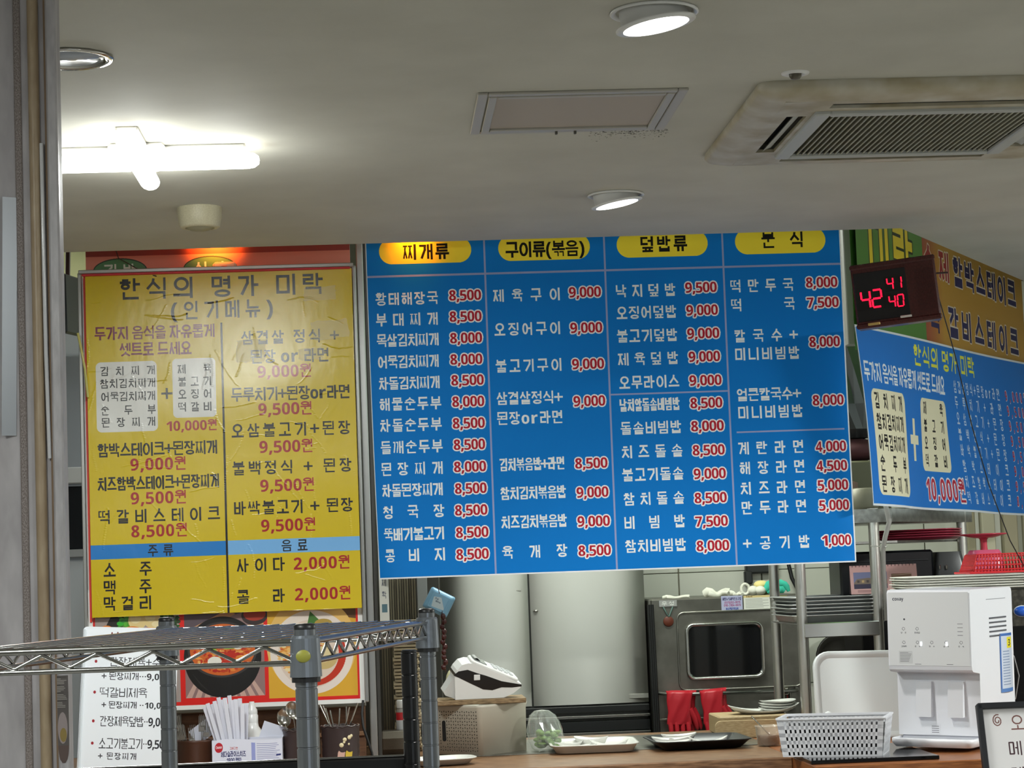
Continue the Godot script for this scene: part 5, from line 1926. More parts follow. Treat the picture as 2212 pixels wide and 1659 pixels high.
func card_terminal(at: Vector3):
	var t := thing("card_terminal", "white and black card payment terminal on the wooden board", "card terminal", at)
	t.rotation_degrees = V(11, 8, 0)
	var white := mat("terminal_white", Color8(224, 224, 222), 0.35)
	var black := mat("terminal_black", Color8(22, 22, 24), 0.25)
	var body := PackedVector2Array([Vector2(-0.1, 0.0), Vector2(0.058, 0.0), Vector2(0.088, 0.012), Vector2(0.112, 0.03), Vector2(0.115, 0.042), Vector2(0.03, 0.085), Vector2(-0.04, 0.115), Vector2(-0.058, 0.117), Vector2(-0.078, 0.112), Vector2(-0.094, 0.095), Vector2(-0.102, 0.08)])
	var st := ST()
	prism(st, body, -0.045, 0.045)
	part("shell", st, white, t)
	st = ST()
	prism(st, PackedVector2Array([Vector2(-0.1035, 0.082), Vector2(-0.09, 0.092), Vector2(-0.06, 0.096), Vector2(-0.03, 0.084), Vector2(0.0, 0.074), Vector2(0.05, 0.054), Vector2(0.1155, 0.04), Vector2(0.1155, 0.034), Vector2(0.085, 0.032), Vector2(0.05, 0.034), Vector2(0.02, 0.026), Vector2(-0.01, 0.03), Vector2(-0.045, 0.048), Vector2(-0.09, 0.072), Vector2(-0.1035, 0.078)]), -0.0457, 0.0457)
	part("black_band", st, black, t)
	# keypad plate on the slope, tilted towards the viewer
	var slope := atan2(0.042 - 0.117, 0.115 + 0.05)
	var xf := T(V(0.03, 0.0865, 0.0), 0, 0, rad_to_deg(slope))
	st = ST()
	bx(st, Vector3.ZERO, V(0.165, 0.012, 0.086), 0.004, xf)
	part("keypad_plate", st, white, t)
	for i in 4:
		for j in 3:
			st = ST()
			bx(st, V(0.0 + 0.019 * i, 0.0075, -0.024 + 0.024 * j), V(0.013, 0.003, 0.016), 0.001, xf)
			part("key", st, mat("key_grey", Color8(176, 178, 180), 0.4), t)
	st = ST()
	bx(st, V(-0.053, 0.0075, 0), V(0.045, 0.002, 0.066), 0.001, xf)
	part("display", st, mat("terminal_display", Color8(110, 112, 112), 0.2), t)
	st = ST()
	var p := [V(-0.012, 0.1, 0), V(-0.016, 0.118, 0), V(-0.026, 0.128, 0), V(-0.034, 0.129, 0)]
	for i in 3:
		quad(st, p[i] + V(0, 0, -0.024), p[i + 1] + V(0, 0, -0.024), p[i + 1] + V(0, 0, 0.024), p[i] + V(0, 0, 0.024))
		quad(st, p[i] + V(0.0006, 0, -0.024), p[i] + V(0.0006, 0, 0.024), p[i + 1] + V(0.0006, 0, 0.024), p[i + 1] + V(0.0006, 0, -0.024))
	part("receipt_slip", st, mat("receipt_grey", Color8(150, 150, 148), 0.7), t)
	st = ST()
	bx(st, V(-0.03, 0.07, 0.0462), V(0.02, 0.018, 0.002), 0.002, T(Vector3.ZERO, 0, 0, 0))
	part("white_button", st, white, t)
	st = ST()
	bx(st, V(0.106, 0.032, 0.02), V(0.012, 0.006, 0.03), 0.002)
	part("green_light", st, glowing("terminal_led", Color(0.3, 0.8, 0.45), 0.3), t)
	st = ST()
	prism(st, PackedVector2Array([Vector2(-0.1, 0.0), Vector2(-0.1, 0.075), Vector2(-0.135, 0.022), Vector2(-0.13, 0.012)]), -0.03, 0.03)
	part("cradle", st, mat("cradle_white", Color8(206, 206, 204), 0.4), t)

func lattice_basket():
	var t := thing("white_lattice_basket", "white plastic basket with rectangular holes in front of the upright tray", "basket", V(1.312, 0.842, -6.52))
	t.rotation_degrees.y = -19
	var white := mat("basket_white", Color8(226, 228, 234), 0.4)
	var H := 0.108
	var sides := [[0.285, 0.0, 20], [0.17, 90.0, 11], [0.285, 180.0, 20], [0.17, 270.0, 11]]
	for s in 4:
		var L: float = sides[s][0]
		var dist: float = (0.17 if s % 2 == 0 else 0.285) / 2
		var n: int = sides[s][2]
		var xf := T(Vector3.ZERO, 0, sides[s][1], 0)
		var st := ST()
		var tilt := 0.014
		var pt := func(x: float, y: float) -> Vector3:
			var k := y / H
			return xf * V(x * (1.0 + 0.08 * k), y, dist + tilt * k)
		var out: Vector3 = xf.basis * V(0, 0, 0.0022)
		var cell := func(x0: float, x1: float, y0: float, y1: float):
			var a: Vector3 = pt.call(x0, y0)
			var b: Vector3 = pt.call(x1, y0)
			var c: Vector3 = pt.call(x1, y1)
			var d: Vector3 = pt.call(x0, y1)
			quad(st, a + out, d + out, c + out, b + out)
			quad(st, a, b, c, d)
			quad(st, a, d, d + out, a + out)
			quad(st, b, b + out, c + out, c)
			quad(st, a, a + out, b + out, b)
			quad(st, d, c, c + out, d + out)
		for j in 6:
			var y0 := 0.0 if j == 0 else 0.0215 * j - 0.007
			cell.call(-L / 2, L / 2, y0, 0.0215 * j + 0.004 if j < 5 else H)
		var mg := 0.012
		for i in n + 1:
			var xc := -L / 2 + mg + (L - 2 * mg) * i / n
			var x0 := -L / 2 if i == 0 else xc - 0.0038
			var x1 := L / 2 if i == n else xc + 0.0038
			cell.call(x0, x1, 0.003, H - 0.003)
		part("lattice_wall", st, white, t)
	var st := ST()
	bx(st, V(0, 0.0015, 0), V(0.283, 0.003, 0.168))
	part("basket_floor", st, white, t)
	st = ST()
	loft(st, [rr_ring(0.262, 0.152, 0.01, 0.004), rr_ring(0.28, 0.17, 0.01, 0.085), rr_ring(0.27, 0.16, 0.01, 0.086)], false, true)
	part("added_shade_liner", st, mat("liner_shade", Color8(24, 24, 28), 0.6), t)  # added dark insert, stands in for the shade seen through the holes
	st = ST()
	loft(st, [rr_ring(0.308, 0.198, 0.01, H - 0.003), rr_ring(0.322, 0.212, 0.012, H), rr_ring(0.322, 0.212, 0.012, H + 0.004), rr_ring(0.302, 0.192, 0.01, H + 0.004), rr_ring(0.302, 0.192, 0.01, H - 0.003)], false)
	part("rim", st, white, t)

func water_dispenser():
	var t := thing("water_dispenser", "white countertop water dispenser with two levers", "water dispenser", V(1.7176, 0.842, -6.5))
	t.rotation_degrees = V(0, -35, -1.2)
	# local: front face at z = 0, x from -0.26 to 0, back at z = -0.37
	var white := mat("dispenser_white", Color8(226, 228, 234), 0.3)
	var W := 0.26
	var st := ST()
	var prof := PackedVector2Array([Vector2(-0.37, 0.03), Vector2(-0.065, 0.03), Vector2(-0.065, 0.215), Vector2(-0.012, 0.222), Vector2(-0.003, 0.228), Vector2(0.0, 0.24), Vector2(0.0, 0.455), Vector2(-0.004, 0.462), Vector2(-0.012, 0.465), Vector2(-0.355, 0.465), Vector2(-0.366, 0.46), Vector2(-0.37, 0.45)])
	# extrude the side outline across the width
	prism(st, prof, 0.0, W, Transform3D(Basis(V(0, 0, 1), V(0, 1, 0), V(-1, 0, 0)), Vector3.ZERO))
	part("housing", st, white, t)
	# front panel print
	var cv := Canvas.new(self, 760, 700, Color8(222, 224, 226))
	var ink := Color8(70, 72, 78)
	cv.row("coway", 42, 148, 62, 38, 5, Color8(52, 56, 70))
	cv.ell(150, 258, 9, 9, ink)
	for q in [[140, 350, "냉온"], [270, 350, "온수잠금"], [140, 480, "고온세척"], [270, 480, "온수"], [405, 480, "정수"], [540, 480, "냉수"], [680, 480, "연속"]]:
		cv.line([Vector2(q[0] - 14, q[1]), Vector2(q[0] - 4, q[1] - 16), Vector2(q[0] + 10, q[1] - 12), Vector2(q[0] + 14, q[1] + 4), Vector2(q[0], q[1] + 14), Vector2(q[0] - 14, q[1])], 3, ink)
		cv.row(q[2], q[0] - 26, q[0] + 26, q[1] + 36, 16, 2.4, ink)
	for k in 4:
		cv.rect(650, 300 + 36 * k, 50, 4, ink)
	cv.rrect(90, 560, 130, 120, 8, Color8(206, 208, 210))
	for k in 7:
		cv.rect(100, 574 + 14 * k, 80 + (k * 29) % 34, 4, Color8(110, 112, 116))
	cv.rect(240, 684, 60, 4, ink)
	cv.rect(540, 684, 60, 4, ink)
	part("control_panel", sheet(func(u, v): return V(-W + 0.004 + (W - 0.008) * u, 0.458 - 0.218 * v, 0.0008), 1, 1, Vector3.ZERO), printed("dispenser_print", cv, 0.3), t)
	for x in [-0.155, -0.075]:
		st = ST()
		bx(st, V(x, 0.305, 0.0016), V(0.006, 0.012, 0.001), 0.0004)
		part("light_indicator", st, glowing("indicator_light", Color(0.95, 0.98, 1.0), 1.5), t)
	for x in [-0.172, -0.072]:
		st = ST()
		prism(st, PackedVector2Array([Vector2(-0.065, 0.19), Vector2(-0.065, 0.085), Vector2(-0.043, 0.085), Vector2(-0.052, 0.19)]), x - 0.024, x + 0.024, Transform3D(Basis(V(0, 0, 1), V(0, 1, 0), V(-1, 0, 0)), Vector3.ZERO) * T(V(0, 0, 0)) if false else Transform3D(Basis(V(0, 0, 1), V(0, 1, 0), V(1, 0, 0)), Vector3.ZERO))
		part("lever", st, white, t)
	var cv2 := Canvas.new(self, 80, 80, Color8(222, 224, 230))
	for k in 4:
		cv2.rect(8, 12 + 16 * k, 60, 5, Color8(110, 110, 118))
	part("lever_notice", sheet(func(u, v): return V(-0.158 + 0.03 * u, 0.062 - 0.03 * v, -0.0642), 1, 1, Vector3.ZERO), printed("lever_print", cv2, 0.4), t)
	# drip tray
	st = ST()
	loft(st, [rr_ring(0.24, 0.10, 0.02, 0.0), rr_ring(0.262, 0.12, 0.03, 0.012), rr_ring(0.262, 0.12, 0.03, 0.024), rr_ring(0.252, 0.11, 0.026, 0.026), rr_ring(0.245, 0.104, 0.024, 0.02)], true, true)
	part("drip_tray", st, white, t, T(V(-W / 2, 0, -0.045)))
	st = ST()
	bx(st, V(-W / 2, 0.015, -0.22), V(W - 0.01, 0.03, 0.29), 0.004)
	part("foot", st, white, t)
	# side: vents, seams, energy label
	for k in 5:
		st = ST()
		bx(st, V(0.0004, 0.375 - 0.0135 * k, -0.235), V(0.003, 0.0048, 0.15), 0.0006)
		part("vent_slot", st, mat("vent_dark", Color8(84, 86, 92), 0.6), t)
	st = ST()
	bx(st, V(0.0002, 0.432, -0.225), V(0.001, 0.002, 0.17))
	part("seam_line", st, mat("seam_grey", Color8(150, 152, 158), 0.5), t)
	var lab := Canvas.new(self, 120, 320, Color8(196, 206, 222))
	lab.rect(0, 0, 120, 14, Color8(70, 110, 180))
	lab.rect(0, 0, 10, 320, Color8(70, 110, 180))
	lab.rect(0, 300, 120, 20, Color8(90, 130, 190))
	lab.rect(60, 22, 52, 60, Color8(226, 212, 50))
	lab.row("3", 74, 98, 52, 40, 6, Color8(60, 60, 50))
	for k in 13:
		lab.rect(22, 96 + 15 * k, 60 + (k * 31) % 30, 5, Color8(130, 146, 176))
	var e := part("energy_label", sheet(func(u, v): return V(0.0012 + 0.004 * sin(u * 3.0), 0.325 - 0.178 * v, -0.245 - 0.105 * u), 6, 1, V(-0.0008, 0, 0)), printed("energy_print", lab, 0.2), t)
	e.set_meta("label", "blue and white energy label")

# ---------------------------------------------------------------- right side
func build_right_side():
	var st: SurfaceTool
	var chrome := mat("pole_steel", Color8(206, 205, 200), 0.3, 0.85)
	var sheet_m := grained("shelf_steel", Color8(140, 140, 136), Color8(168, 168, 164), V(2, 2, 2), 0.32, 0.9, 66, 0.03)
	var t := thing("steel_pole_rack", "steel rack with round poles and flat shelves behind the dispenser", "rack", V(0, 0, 0))
	for q in [V(1.414, 0, -7.5), V(1.674, 0, -7.5), V(2.135, 0, -8.1), V(1.43, 0, -8.1)]:
		st = ST()
		tube(st, [q, q + V(0, 1.58, 0)], 0.0185, 18)
		part("pole", st, chrome, t)
	# low shelf
	st = ST()
	bx(st, V(1.545, 1.175, -7.5), V(0.26, 0.05, 0.04), 0.003)
	bx(st, V(1.545, 1.197, -7.75), V(0.30, 0.006, 0.5))
	part("shelf", st, mat("bright_shelf", Color8(200, 200, 196), 0.18, 1.0), t)
	# upper shelf
	st = ST()
	var pl := PackedVector2Array([Vector2(1.38, -7.48), Vector2(1.735, -7.48), Vector2(2.19, -8.15), Vector2(1.38, -8.15)])
	prism(st, pl, -1.578, -1.532, Transform3D(Basis(V(1, 0, 0), V(0, 0, 1), V(0, -1, 0)), Vector3.ZERO))
	part("shelf", st, sheet_m, t)
	st = ST()
	pl = PackedVector2Array([Vector2(1.42, -7.62), Vector2(1.8, -7.7), Vector2(2.13, -8.12), Vector2(1.42, -8.12)])
	prism(st, pl, -1.470, -1.462, Transform3D(Basis(V(1, 0, 0), V(0, 0, 1), V(0, -1, 0)), Vector3.ZERO))
	part("shelf", st, sheet_m, t)
	st = ST()
	tube(st, [V(1.655, 1.452, -7.478), V(1.69, 1.449, -7.435), V(1.70, 1.449, -7.42), V(1.69, 1.447, -7.41)], 0.002, 6)
	part("cable_tie", st, mat("tie_white", Color8(206, 206, 200), 0.4), t)
	# steel odds and ends on the upper shelf
	for q in [[1.66, "roll of grey wire on the upper rack shelf", 0.05], [1.62, "brown tin on the upper rack shelf between the banners", 0.07]]:
		st = ST()
		lathe(st, [Vector2(0, 0), Vector2(0.05, 0), Vector2(0.052, 0.01), Vector2(0.05, q[2] * 1.4), Vector2(0.03, q[2] * 1.5), Vector2(0, q[2] * 1.5)], 20, T(V(q[0], 1.578, -7.58 if q[2] < 0.06 else -7.7)))
		one("storage_tin", q[1], "tin", st, mat("tin_%d" % int(q[2] * 100), Color8(96, 92, 76) if q[2] < 0.06 else Color8(86, 62, 50), 0.5, 0.3))
	st = ST()
	bx(st, V(1.71, 1.668, -7.9), V(0.2, 0.18, 0.2), 0.006)
	one("olive_crate", "dark olive box on the upper rack shelf between the banners", "box", st, mat("crate_olive", Color8(70, 68, 46), 0.6))
	st = ST()
	blob(st, V(1.71, 1.80, -7.9), V(0.09, 0.044, 0.09), 10)
	one("dark_red_bundle", "dark red cloth bundle on the olive box", "cloth", st, mat("bundle_red", Color8(58, 18, 22), 0.8))
	st = ST()
	var bag := []
	for q in [[0.5, 0.0], [0.95, 0.03], [1.1, 0.12], [1.0, 0.26], [0.85, 0.36], [0.5, 0.43], [0.05, 0.45]]:
		var ring := []
		for k in 22:
			var an := TAU * k / 22.0
			var w := 1.0 + 0.09 * sin(k * 2.3 + q[1] * 30.0)
			ring.append(V(1.71 + cos(an) * 0.1 * q[0] * w, 1.842 + q[1], -7.9 + sin(an) * 0.1 * q[0] * w))
		bag.append(ring)
	loft(st, bag, false, true)
	one("black_plastic_bag", "black plastic bag on top of the rack between the banners", "bag", st, mat("bag_black", Color8(34, 36, 36), 0.3))
	# conduit
	st = ST()
	tube(st, [V(1.694, 1.62, -7.42), V(1.702, 1.57, -7.41), V(1.708, 1.53, -7.41), V(1.694, 1.48, -7.42), V(1.687, 1.44, -7.43), V(1.687, 1.36, -7.44), V(1.69, 1.2, -7.44)], 0.0085, 12)
	one("grey_conduit", "grey flexible conduit running down beside the rack pole", "conduit", st, mat("conduit_grey", Color8(146, 144, 140), 0.45))
	# aluminium trays on the low shelf
	var alu := mat("alu_tray", Color8(196, 198, 198), 0.38, 0.6)
	for k in 6:
		one("aluminium_tray", ["lowest", "second lowest", "third lowest", "third highest", "second highest", "topmost"][k] + " silver baking tray in the stack on the low rack shelf", "tray", tray_mesh(0.30, 0.4, 0.026, 0.012, 0.012), alu, "baking trays on the low rack shelf", T(V(1.535 + 0.004 * sin(k * 2.0), 1.2005 + 0.0122 * k, -7.7), 0, 1.5 * sin(k * 1.7), 0))
	# desk calendar
	t = thing("desk_calendar", "pink desk calendar with a building photo behind the rack pole", "calendar", V(1.735, 1.289, -7.66))
	t.rotation_degrees = V(0, -8, 0)
	var cal := Canvas.new(self, 600, 400, Color8(214, 168, 164))
	cal.rect(30, 96, 300, 230, Color8(120, 124, 160))
	cal.poly(PackedVector2Array([Vector2(30, 250), Vector2(60, 190), Vector2(160, 176), Vector2(330, 200), Vector2(330, 270), Vector2(30, 270)]), Color8(128, 112, 98))
	for k in 6:
		cal.rect(60 + 42 * k, 208, 22, 34, Color8(198, 168, 120) if k % 2 else Color8(80, 70, 70))
	cal.rect(30, 262, 300, 66, Color8(58, 52, 76))
	cal.rect(370, 130, 180, 200, Color8(128, 92, 70))
	for k in 6:
		cal.line([Vector2(380, 150 + 30 * k), Vector2(545, 140 + 34 * k)], 7, Color8(196, 170, 150))
	cal.rect(60, 352, 200, 7, Color8(110, 70, 70))
	cal.rect(60, 370, 120, 6, Color8(110, 70, 70))
	part("printed_page", sheet(func(u, v): return V(-0.115 + 0.23 * u, 0.098 - 0.098 * v, 0.0 + 0.035 * v), 1, 1, V(0, -0.001, -0.002)), printed("calendar_print", cal, 0.5), t)
	st = ST()
	quad(st, V(-0.115, 0.098, -0.003), V(0.115, 0.098, -0.003), V(0.115, 0.0, -0.045), V(-0.115, 0.0, -0.045))
	quad(st, V(-0.115, 0.098, -0.005), V(-0.115, 0.0, -0.047), V(0.115, 0.0, -0.047), V(0.115, 0.098, -0.005))
	part("back_stand", st, mat("calendar_back", Color8(110, 90, 92), 0.6), t)
	for k in 18:
		st = ST()
		var ring := []
		for i in 9:
			var a := TAU * i / 8.0
			ring.append(V(-0.105 + 0.0123 * k, 0.097 + 0.0055 * sin(a), -0.002 + 0.0055 * cos(a)))
		tube(st, ring, 0.0009, 5, false)
		part("spiral_ring", st, mat("spiral_black", Color8(30, 28, 30), 0.4), t)
	# black machines behind
	t = thing("black_printer", "black printer on the rack behind the pink calendar", "printer", V(1.80, 1.2, -7.98))
	st = ST()
	bx(st, V(0, 0.118, 0), V(0.34, 0.235, 0.2), 0.008)
	part("printer_case", st, mat("printer_black", Color8(20, 22, 26), 0.35), t)
	st = ST()
	bx(st, V(0.0, 0.2, 0.102), V(0.3, 0.004, 0.006), 0.001)
	part("paper_slot", st, mat("slot_dark", Color8(44, 46, 50), 0.5), t)
	st = ST()
	bx(st, V(-0.12, 0.16, 0.102), V(0.006, 0.006, 0.004), 0.001)
	part("status_light", st, glowing("status_light", Color(0.9, 0.9, 0.85), 0.5), t)
	t = thing("grey_scanner", "dark grey bagged machine right of the black printer", "machine", V(2.03, 1.2, -7.94))
	st = ST()
	loft(st, [rr_ring(0.11, 0.16, 0.01, 0.0), rr_ring(0.115, 0.16, 0.012, 0.1), rr_ring(0.10, 0.14, 0.015, 0.19), rr_ring(0.09, 0.12, 0.015, 0.225)], true, true)
	part("plastic_cover", st, mat("machine_grey", Color8(70, 72, 74), 0.25), t)
	for s in [-1, 1]:
		st = ST()
		bx(st, V(-0.03 + 0.012 * s, 0.17, 0.078), V(0.007, 0.016, 0.006), 0.002)
		part("chrome_button", st, mat("chrome", Color8(190, 188, 182), 0.12, 1.0), t)
	st = ST()
	bx(st, V(1.9, 1.1, -8.0), V(0.42, 0.2, 0.3), 0.004)
	bx(st, V(1.9, 0.5, -8.0), V(0.40, 1.0, 0.28), 0.004)
	one("printer_table", "dark side table carrying the black printer", "table", st, mat("printer_black", Color8(20, 22, 26), 0.35))
	# pink trays on the middle shelf
	for k in 4:
		one("pink_tray", ["lowest", "second lowest", "second highest", "topmost"][k] + " dark pink tray in the stack under the upper rack shelf", "tray", tray_mesh(0.27, 0.22, 0.012, 0.012, 0.006), mat("tray_pink", Color8(176, 60, 84), 0.35), "pink trays under the upper shelf", T(V(1.935, 1.4705 + 0.0085 * k, -7.93), 0, -25, 0))
	# dark display case right of the dispenser
	t = thing("dark_display_case", "dark metal cabinet with a blue oval badge at the right edge", "cabinet", V(2.14, 0.83, -7.1))
	st = ST()
	bx(st, V(0, 0.2325, -0.13), V(0.74, 0.465, 0.54), 0.004)
	part("case_body", st, grained("case_dark", Color8(52, 50, 44), Color8(84, 82, 74), V(3, 3, 3), 0.4, 0.4, 88, 0.03), t)
	st = ST()
	bx(st, V(0, 0.18, 0.142), V(0.72, 0.34, 0.006), 0.002)
	part("black_door", st, mat("case_black", Color8(18, 18, 20), 0.15), t)
	st = ST()
	lathe(st, [Vector2(0.026, 0), Vector2(0.025, 0.003), Vector2(0, 0.0035)], 28, T(V(-0.125, 0.396, 0.1405), 90, 0, 0), true, 1.0, 0.62)
	part("oval_badge", st, mat("badge_blue", Color8(36, 92, 196), 0.3), t)
	st = ST()
	lathe(st, [Vector2(0.028, 0), Vector2(0.028, 0.0015), Vector2(0.0, 0.0016)], 28, T(V(-0.125, 0.396, 0.14), 90, 0, 0), true, 1.0, 0.66)
	part("badge_rim", st, mat("badge_white", Color8(206, 214, 226), 0.3), t)
	st = ST()
	tube(st, [V(1.915, 1.13, -6.86), V(1.95, 1.09, -6.85), V(1.962, 1.03, -6.85), V(1.95, 0.96, -6.86), V(1.925, 0.93, -6.87)], 0.002, 6)
	one("thin_wire_loop", "thin grey wire loop beside the dispenser", "wire", st, mat("wire_grey", Color8(170, 172, 172), 0.4))
	# white trays on top
	var wt := mat("tray_offwhite", Color8(224, 224, 216), 0.4)
	for k in 6:
		one("stacked_white_tray", ["lowest", "second lowest", "third lowest", "third highest", "second highest", "topmost"][k] + " white tray in the stack above the dispenser", "tray", tray_mesh(0.42, 0.3, 0.011, 0.010, 0.008, 0.02), wt, "white trays stacked above the dispenser", T(V(1.875 + 0.004 * (k % 2), 1.2955 + 0.0078 * k, -7.13), 0, -4 + 0.8 * (k % 3), 0))
	# pink kitchen scale
	t = thing("pink_kitchen_scale", "pink kitchen scale with round red plate behind the white trays", "kitchen scale", V(2.03, 1.295, -7.42))
	var pink := mat("scale_pink", Color8(216, 92, 128), 0.28)
	st = ST()
	loft(st, [rr_ring(0.01, 0.01, 0.004, 0), rr_ring(0.12, 0.11, 0.02, 0.0), rr_ring(0.118, 0.105, 0.025, 0.05), rr_ring(0.105, 0.09, 0.025, 0.118), rr_ring(0.09, 0.075, 0.02, 0.13)], true, true)
	part("scale_body", st, pink, t)
	st = ST()
	lathe(st, [Vector2(0.012, 0.128), Vector2(0.0105, 0.15), Vector2(0.012, 0.165), Vector2(0.02, 0.172)], 20)
	part("stem", st, mat("scale_red", Color8(196, 60, 80), 0.3), t)
	st = ST()
	lathe(st, [Vector2(0, 0.170), Vector2(0.03, 0.170), Vector2(0.078, 0.181), Vector2(0.08, 0.184), Vector2(0.076, 0.185), Vector2(0.03, 0.175), Vector2(0, 0.175)], 36)
	part("plate", st, mat("scale_red", Color8(196, 60, 80), 0.3), t)
	# red basket upside down on the trays
	t = thing("red_plastic_basket", "red plastic basket turned upside down on the white trays", "basket", V(2.02, 1.348, -7.12))
	var red := mat("basket_red", Color8(206, 44, 50), 0.35)
	st = ST()
	bx(st, V(0, 0.0035, 0), V(0.30, 0.007, 0.2), 0.002)
	part("rim", st, red, t)
	for s in 4:
		var xf := T(Vector3.ZERO, 0, 90.0 * s, 0)
		var L := 0.26 if s % 2 == 0 else 0.16
		var dist := 0.085 if s % 2 == 0 else 0.135
		st = ST()
		var n := 24 if s % 2 == 0 else 15
		for i in n + 1:
			var x := -L / 2 + L * i / n
			var a := xf * V(x * 1.0, 0.005, dist)
			var b := xf * V(x * 0.9, 0.06, dist - 0.018)
			tube(st, [a, b], 0.0022, 4, false)
		for j in 4:
			var k := j / 3.0
			var y := 0.012 + 0.042 * k
			tube(st, [xf * V(-L / 2 * (1 - 0.1 * k), y, dist - 0.018 * k), xf * V(L / 2 * (1 - 0.1 * k), y, dist - 0.018 * k)], 0.0026, 4, false)
		part("lattice_wall", st, red, t)
	st = ST()
	bx(st, V(0, 0.061, 0), V(0.236, 0.005, 0.136), 0.002)
	part("basket_floor", st, red, t)
	# beige upright panels and pipes far right
	for q in [[2.50, 0.035, 0], [2.575, 0.055, 1], [2.67, 0.06, 0], [2.77, 0.075, 1], [2.9, 0.1, 0]]:
		st = ST()
		bx(st, V(q[0], 1.2, -9.35), V(q[1], 2.4, 0.06), 0.003)
		one("upright_panel", ["narrow beige upright panel at the far right wall", "wide beige upright board at the far right wall"][q[2]], "panel", st, mat("panel_beige_%d" % q[2], [Color8(150, 142, 116), Color8(186, 180, 156)][q[2]], 0.6), "beige upright panels at the far right")
	# whiteboard at the lower right
	t = thing("framed_whiteboard", "black framed whiteboard with brown handwriting at the lower right", "whiteboard", V(1.913, 0.0365, -5.797))
	var cv := whiteboard_print()
	t.rotation_degrees = V(-13, 0, 0)
	st = ST()
	bx(st, V(0, 0.72, -0.008), V(0.6, 0.52, 0.012))
	part("board", st, mat("whiteboard_back", Color8(206, 206, 206), 0.4), t)
	part("writing_face", sheet(func(u, v): return V(-0.295 + 0.59 * u, 0.975 - 0.44 * v, 0.0), 1, 1, Vector3.ZERO), printed("whiteboard_print", cv, 0.25), t)
	for q in [[V(-0.305, 0.72, 0), V(0.016, 0.54, 0.02)], [V(0.305, 0.72, 0), V(0.016, 0.54, 0.02)], [V(0, 0.985, 0), V(0.62, 0.016, 0.02)], [V(0, 0.455, 0), V(0.62, 0.016, 0.02)]]:
		st = ST()
		bx(st, q[0], q[1], 0.002)
		part("black_frame", st, mat("frame_black", Color8(20, 22, 28), 0.4), t)
	for s in [-1, 1]:
		st = ST()
		bx(st, V(0.25 * s, 0.214, -0.02), V(0.025, 0.50, 0.02), 0.002)
		part("leg", st, mat("frame_black", Color8(20, 22, 28), 0.4), t)

